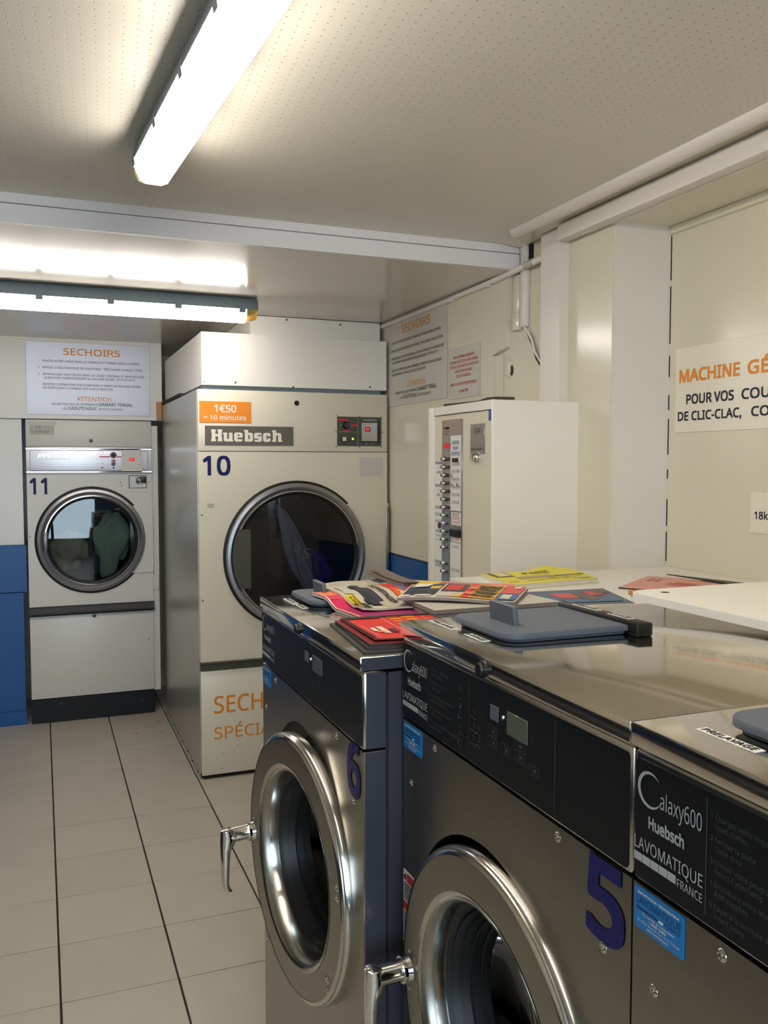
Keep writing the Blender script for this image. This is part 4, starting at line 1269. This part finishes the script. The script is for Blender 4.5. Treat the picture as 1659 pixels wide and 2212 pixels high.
def T(s, x, y, h, w_, bold=.03, slant=0.0):
    return dict(s=s, x=x, y=y, h=h, w=w_, bold=bold, slant=slant)


ZT6 = 1.2512
# dark magazines fanned under the red one
wv = lambda u, v: .002 * math.sin(3 * u + 1)
magazine('magazine', 'black edged magazine at the bottom of the red pile on washer 6', [(.525, 1.625), (.497, 1.352), (.70, 1.340), (.735, 1.615)], ZT6, .004, 'page_dark', 'page_dark')
magazine('magazine', 'black edged magazine second from the bottom of the red pile', [(.534, 1.618), (.506, 1.362), (.70, 1.344), (.733, 1.600)], ZT6 + .0042, .004, flat((52, 44, 44)), 'page_dark')
magazine('magazine', 'black edged magazine just under the red cover on washer 6', [(.530, 1.606), (.515, 1.372), (.70, 1.352), (.722, 1.596)], ZT6 + .0084, .004, flat((120, 34, 36)), 'page_dark')
pr = [(0.06 + .115 * i, .66 + .02 * (i % 2), .12 + .115 * i, .80, (238, 150, 40)) for i in range(8)] + [(0.03 + .115 * i, .50, .07 + .115 * i, .62, (238, 170, 60)) for i in range(8)]
pr += [(.08, .41, .97, .425, (240, 150, 140)), (.08, .88, .97, .892, (240, 150, 140)), (.45, .08, .97, .09, (240, 150, 140)), (.50, .20, .80, .27, (232, 200, 190)), (.55, .12, .70, .17, (238, 214, 200)), (.62, .29, .78, .36, (60, 40, 44)),
       (.72, .14, .76, .24, (236, 180, 60)), (0, 0, .10, .42, (40, 36, 36)), (0, .42, .06, 1, (40, 36, 36)), (.10, 0, 1, .03, (40, 36, 36))]
magazine('magazine', 'red magazine with yellow squiggles at the front of washer 6', [(.540, 1.604), (.528, 1.385), (.70, 1.360), (.722, 1.594)], ZT6 + .0126, .003, flat((206, 44, 40)), 'page_dark', pr, bumpf=lambda u, v: .003 * u * (1 - v))
# pink magazine
pr = [(0, 0, .22, .30, (236, 130, 84)), (.22, .0, .34, .2, (232, 96, 92)), (.55, .1, .98, .95, (150, 36, 96)), (0, 0, 1, .02, (226, 214, 200))]
magazine('magazine', 'pink magazine beneath the car newspaper on washer 6', [(.572, 1.900), (.600, 1.640), (.765, 1.640), (.745, 1.90)], ZT6 + .0005, .006, flat((206, 40, 84)), 'paper', pr, bumpf=lambda u, v: .018 * (1 - sst(.28, .5, u)))
# car newspaper
pr = [(.02, .03, .30, .30, (206, 198, 180)), (.02, .34, .98, .60, (184, 174, 154)), (.02, .62, .30, .95, (170, 162, 140)), (.30, .66, .99, .99, (200, 52, 44)), (.50, .68, .92, .84, (226, 104, 52)), (.34, .80, .55, .90, (86, 110, 150)), (.62, .88, .95, .95, (236, 150, 60)), (.06, .70, .26, .82, (70, 80, 92)),
      (.60, .015, .98, .15, (222, 190, 40)), (.30, .05, .58, .16, (190, 184, 170)), (.30, .24, .86, .36, (44, 46, 56)), (.40, .34, .74, .44, (52, 54, 66)), (.34, .20, .44, .26, (20, 20, 24)), (.70, .20, .80, .26, (20, 20, 24)), (.88, .04, .99, .12, (54, 64, 96))]
for i in range(7):
    pr.append((.05 + .06 * (i % 2), .05 + .032 * i, .26, .062 + .032 * i, (120, 112, 100)))
tx = [([T('DEPARTAGER', .30, .50, .07, .55), T('ESSAIS', .10, .86, .05, .3)], (40, 38, 40)), ([T('OCCASIONS', .63, .09, .035, .3), T('A SAISIR', .65, .04, .035, .26)], (50, 44, 20)), ([T('AUTO', .58, .72, .07, .28)], (236, 220, 190))]
magazine('newspaper', 'crumpled car newspaper with a yellow corner behind the lid grip of washer 6', [(.612, 1.995), (.622, 1.700), (.800, 1.690), (.805, 2.01)], ZT6 + .0065, .004, flat((196, 188, 170)), 'paper', pr, tx,
         bumpf=lambda u, v: .003 * math.sin(5 * v + 2 * u) ** 2 + .018 * (1 - sst(.45, .85, u)) + .004 * v * (1 - u) + .004 * (u > .85) * (1 - v), n=18)
# pile of grey paged magazines under the tabloid
for i in range(3):
    a = .006 * i
    magazine('magazine', ['thick grey paged magazine at the bottom of the tabloid pile', 'thick grey paged magazine in the middle of the tabloid pile', 'thick grey paged magazine just under the tabloid'][i],
             [(.745 - a, 1.735 + a), (.715 + a, 1.575 - a * .5), (1.00 + a * 2, 1.560 + a), (1.02 - a, 1.78)], ZT6 + .0088 * i, .0084, flat(((150, 142, 134), (60, 58, 58), (186, 178, 168))[i]), 'page_grey')
# tabloid
pr = [(.01, .56, .30, .98, (36, 58, 84)), (.012, .90, .17, .97, (222, 196, 70)), (.20, .62, .29, .80, (220, 180, 40)), (.02, .12, .30, .52, (34, 40, 50)), (.32, .40, .52, .95, (56, 40, 44)), (.34, .50, .48, .88, (196, 40, 48)),
      (.32, .04, .50, .36, (190, 182, 170)), (.46, .04, .56, .20, (216, 176, 40)), (.53, .03, .62, .97, (206, 50, 40)), (.60, .03, .82, .97, (226, 168, 40)), (.83, .45, .99, .96, (206, 70, 66)), (.83, .03, .99, .42, (52, 90, 140)), (.86, .10, .94, .36, (206, 196, 160)),
      (.02, .02, .10, .10, (226, 220, 210)), (.14, .02, .28, .10, (220, 214, 204))]
tx = [([T('SUV', .04, .66, .22, .15, .05, .1)], (240, 238, 232)), ([T('QUAND', .61, .70, .16, .2, .04), T('L’ARGENT', .61, .50, .14, .2, .04), T('TOMBE', .61, .30, .14, .2, .04), T('DU CIEL', .61, .10, .14, .2, .04)], (44, 36, 24)),
      ([T('AAA', .54, .55, .2, .07), T('AVIS', .54, .2, .14, .07)], (240, 150, 120)), ([T('TF', .90, .74, .14, .07)], (246, 236, 230))]
pr = [p[:4] + (p[4],) for p in pr]
magazine('tabloid_newspaper', 'open folded tabloid with yellow headlines on top of the pile on washer 6', [(.700, 1.700), (.905, 1.500 + .06), (1.03, 1.715), (.800, 1.850)], ZT6 + .0275, .007, flat((222, 214, 198)), 'page_grey', pr, tx,
         bumpf=lambda u, v: .004 * math.sin(4 * u) + .010 * max(0, u - .75) + .003 * v, n=18)
pr = [(.02, .05, .3, .9, (222, 190, 60)), (.3, .1, .8, .8, (206, 48, 44)), (.75, .2, .98, .9, (226, 120, 90))]
magazine('magazine', 'red and yellow magazine peeping out behind the tabloid', [(.805, 1.95), (1.02, 1.76), (1.09, 1.86), (.88, 2.03)], ZT6 + .012, .010, flat((180, 172, 160)), 'page_grey', pr)
# rolled magazine at the back of washer 6
b = MB()
b.loft([[(x + dx, y + dy, z0 + dz) for dx, dy, dz in ((0, 0, 0), (.045, .020, .001), (.047, .021, .004), (.001, 0, .008))] for x, y, z0 in ((.747, 2.010, 1.297), (.752, 1.985, 1.2945), (.760, 1.945, 1.289), (.770, 1.900, 1.2845), (.780, 1.860, 1.282))])
b.loft([[(x + dx, y + dy, z0 + dz) for dx, dy, dz in ((.002, 0, .0085), (.047, .020, .0045), (.049, .021, .007), (.003, 0, .012))] for x, y, z0 in ((.750, 2.000, 1.299), (.756, 1.975, 1.2955), (.762, 1.940, 1.290), (.772, 1.895, 1.2855), (.782, 1.858, 1.283))])
tag(b.build('curled_magazine', flat((112, 98, 88), .8), smooth=30),
    'curled magazine with brown pages sticking up at the back of washer 6', 'magazine')
magazine('magazine', 'flat grey magazine carrying the curled one at the back of washer 6', [(.80, 1.96), (.87, 1.84), (.93, 1.90), (.86, 2.03)], ZT6, .012, flat((120, 108, 100)), 'page_grey')

# on the counter
ZC = 1.2225
pr = [(.0, .0, 1, .06, (226, 216, 110)), (.22, .36, .62, .56, (176, 150, 92)), (.05, .60, .24, .98, (60, 60, 30)), (.09, .66, .22, .97, (232, 218, 30)), (.14, .72, .22, .86, (232, 230, 214)), (.78, .10, .95, .24, (214, 196, 120)), (.62, .40, .98, .46, (150, 130, 70)), (.5, .28, .9, .31, (190, 170, 70))]
tx = [([T('PARIS', .38, .68, .14, .3, .02)], (150, 140, 30)), ([T('NUMERO SPECIAL', .25, .16, .10, .5, .0), T('ILLI', .04, .16, .12, .1, .0)], (150, 130, 60))]
magazine('magazine', 'thick yellow magazine with a white spine on the counter', [(1.205, 2.085), (1.510, 2.122), (1.575, 2.375), (1.245, 2.350)], ZC, .0135, flat((232, 216, 36)), 'paper', pr, tx,
         bumpf=lambda u, v: .012 * max(0, v - .75) * 4 * math.exp(-((u - .72) / .13) ** 2) - .003 * (1 - u) * v)
sp = [(1.205, 2.0845), (1.510, 2.1215)]
y_m = bpy.data.objects['magazine']
pr = [(.24, .45, .50, .78, (206, 66, 70)), (.28, .40, .46, .52, (186, 50, 58)), (.50, .35, .72, .72, (86, 74, 78)), (.66, .55, .86, .82, (200, 62, 70)), (.78, .66, .95, .92, (110, 76, 86)), (.18, .12, .9, .34, (54, 100, 140)), (.50, .20, .64, .45, (92, 84, 86))]
magazine('magazine', 'blue grey magazine with red shapes in front of the yellow one', [(1.170, 1.795), (1.36, 1.760), (1.437, 2.000), (1.185, 2.018)], ZC, .004, flat((74, 88, 116)), 'paper', pr)
pr = [(.30, .42, .62, .60, (196, 96, 96)), (.36, .50, .56, .68, (176, 70, 74)), (.42, .36, .52, .46, (206, 120, 112)), (.62, .26, .74, .38, (130, 80, 78)), (.08, .62, .12, .86, (200, 130, 118)), (.15, .62, .19, .86, (200, 130, 118))]
magazine('magazine', 'pink magazine with a drawn face at the right of the counter', [(1.492, 2.003), (1.69, 1.70), (1.862, 1.93), (1.728, 2.170)], ZC, .004, flat((222, 152, 134)), 'page_dark', pr)
tx = [([T('LLO', .55, .50, .3, .42, .01)], (50, 48, 46))]
magazine('magazine', 'white magazine with black capitals beneath the pink one', [(1.60, 1.89), (1.745, 1.66), (1.905, 1.87), (1.86, 1.94)], ZC - .0002 + .0044, .0015, flat((214, 206, 190)), 'paper', (), tx)
pr = [(.02, .05 + .1 * i, .98, .09 + .1 * i, (70, 62, 52)) for i in range(9)]
magazine('ribbed_mat', 'dark ribbed mat along the wall behind the pink magazine', [(1.80, 2.00), (1.83, 1.55), (1.955, 1.60), (1.785, 2.155)], ZC + .0061, .003, flat((48, 44, 40)), 'page_dark', pr)['category'] = 'mat'
del bpy.data.objects['ribbed_mat']['group']

# ================================================================ PETALS ON THE FLOOR
for (x, y, r, lab) in ((.489, 5.163, .011, 'pink scrap on the floor before dryer 11, leftmost of three'), (.642, 5.348, .011, 'pink scrap on the floor deep in the corner by dryer 10'), (.630, 5.143, .007, 'smallest pink scrap on the floor beside dryer 10')):
    b = MB()
    k = 7
    b.loft([[(x + r * (1 + .3 * math.sin(3 * i)) * s_ * math.cos(2 * PI * i / k), y + r * (1 + .3 * math.cos(2 * i)) * s_ * math.sin(2 * PI * i / k), z + .001 * math.sin(i * 2.0)) for i in range(k)] for s_, z in ((.8, .0006), (1, .003), (.5, .006))])
    tag(b.build('petal', 'petal'), lab, 'scrap', 'pink scraps on the floor')

bpy.data.objects.remove(_to)
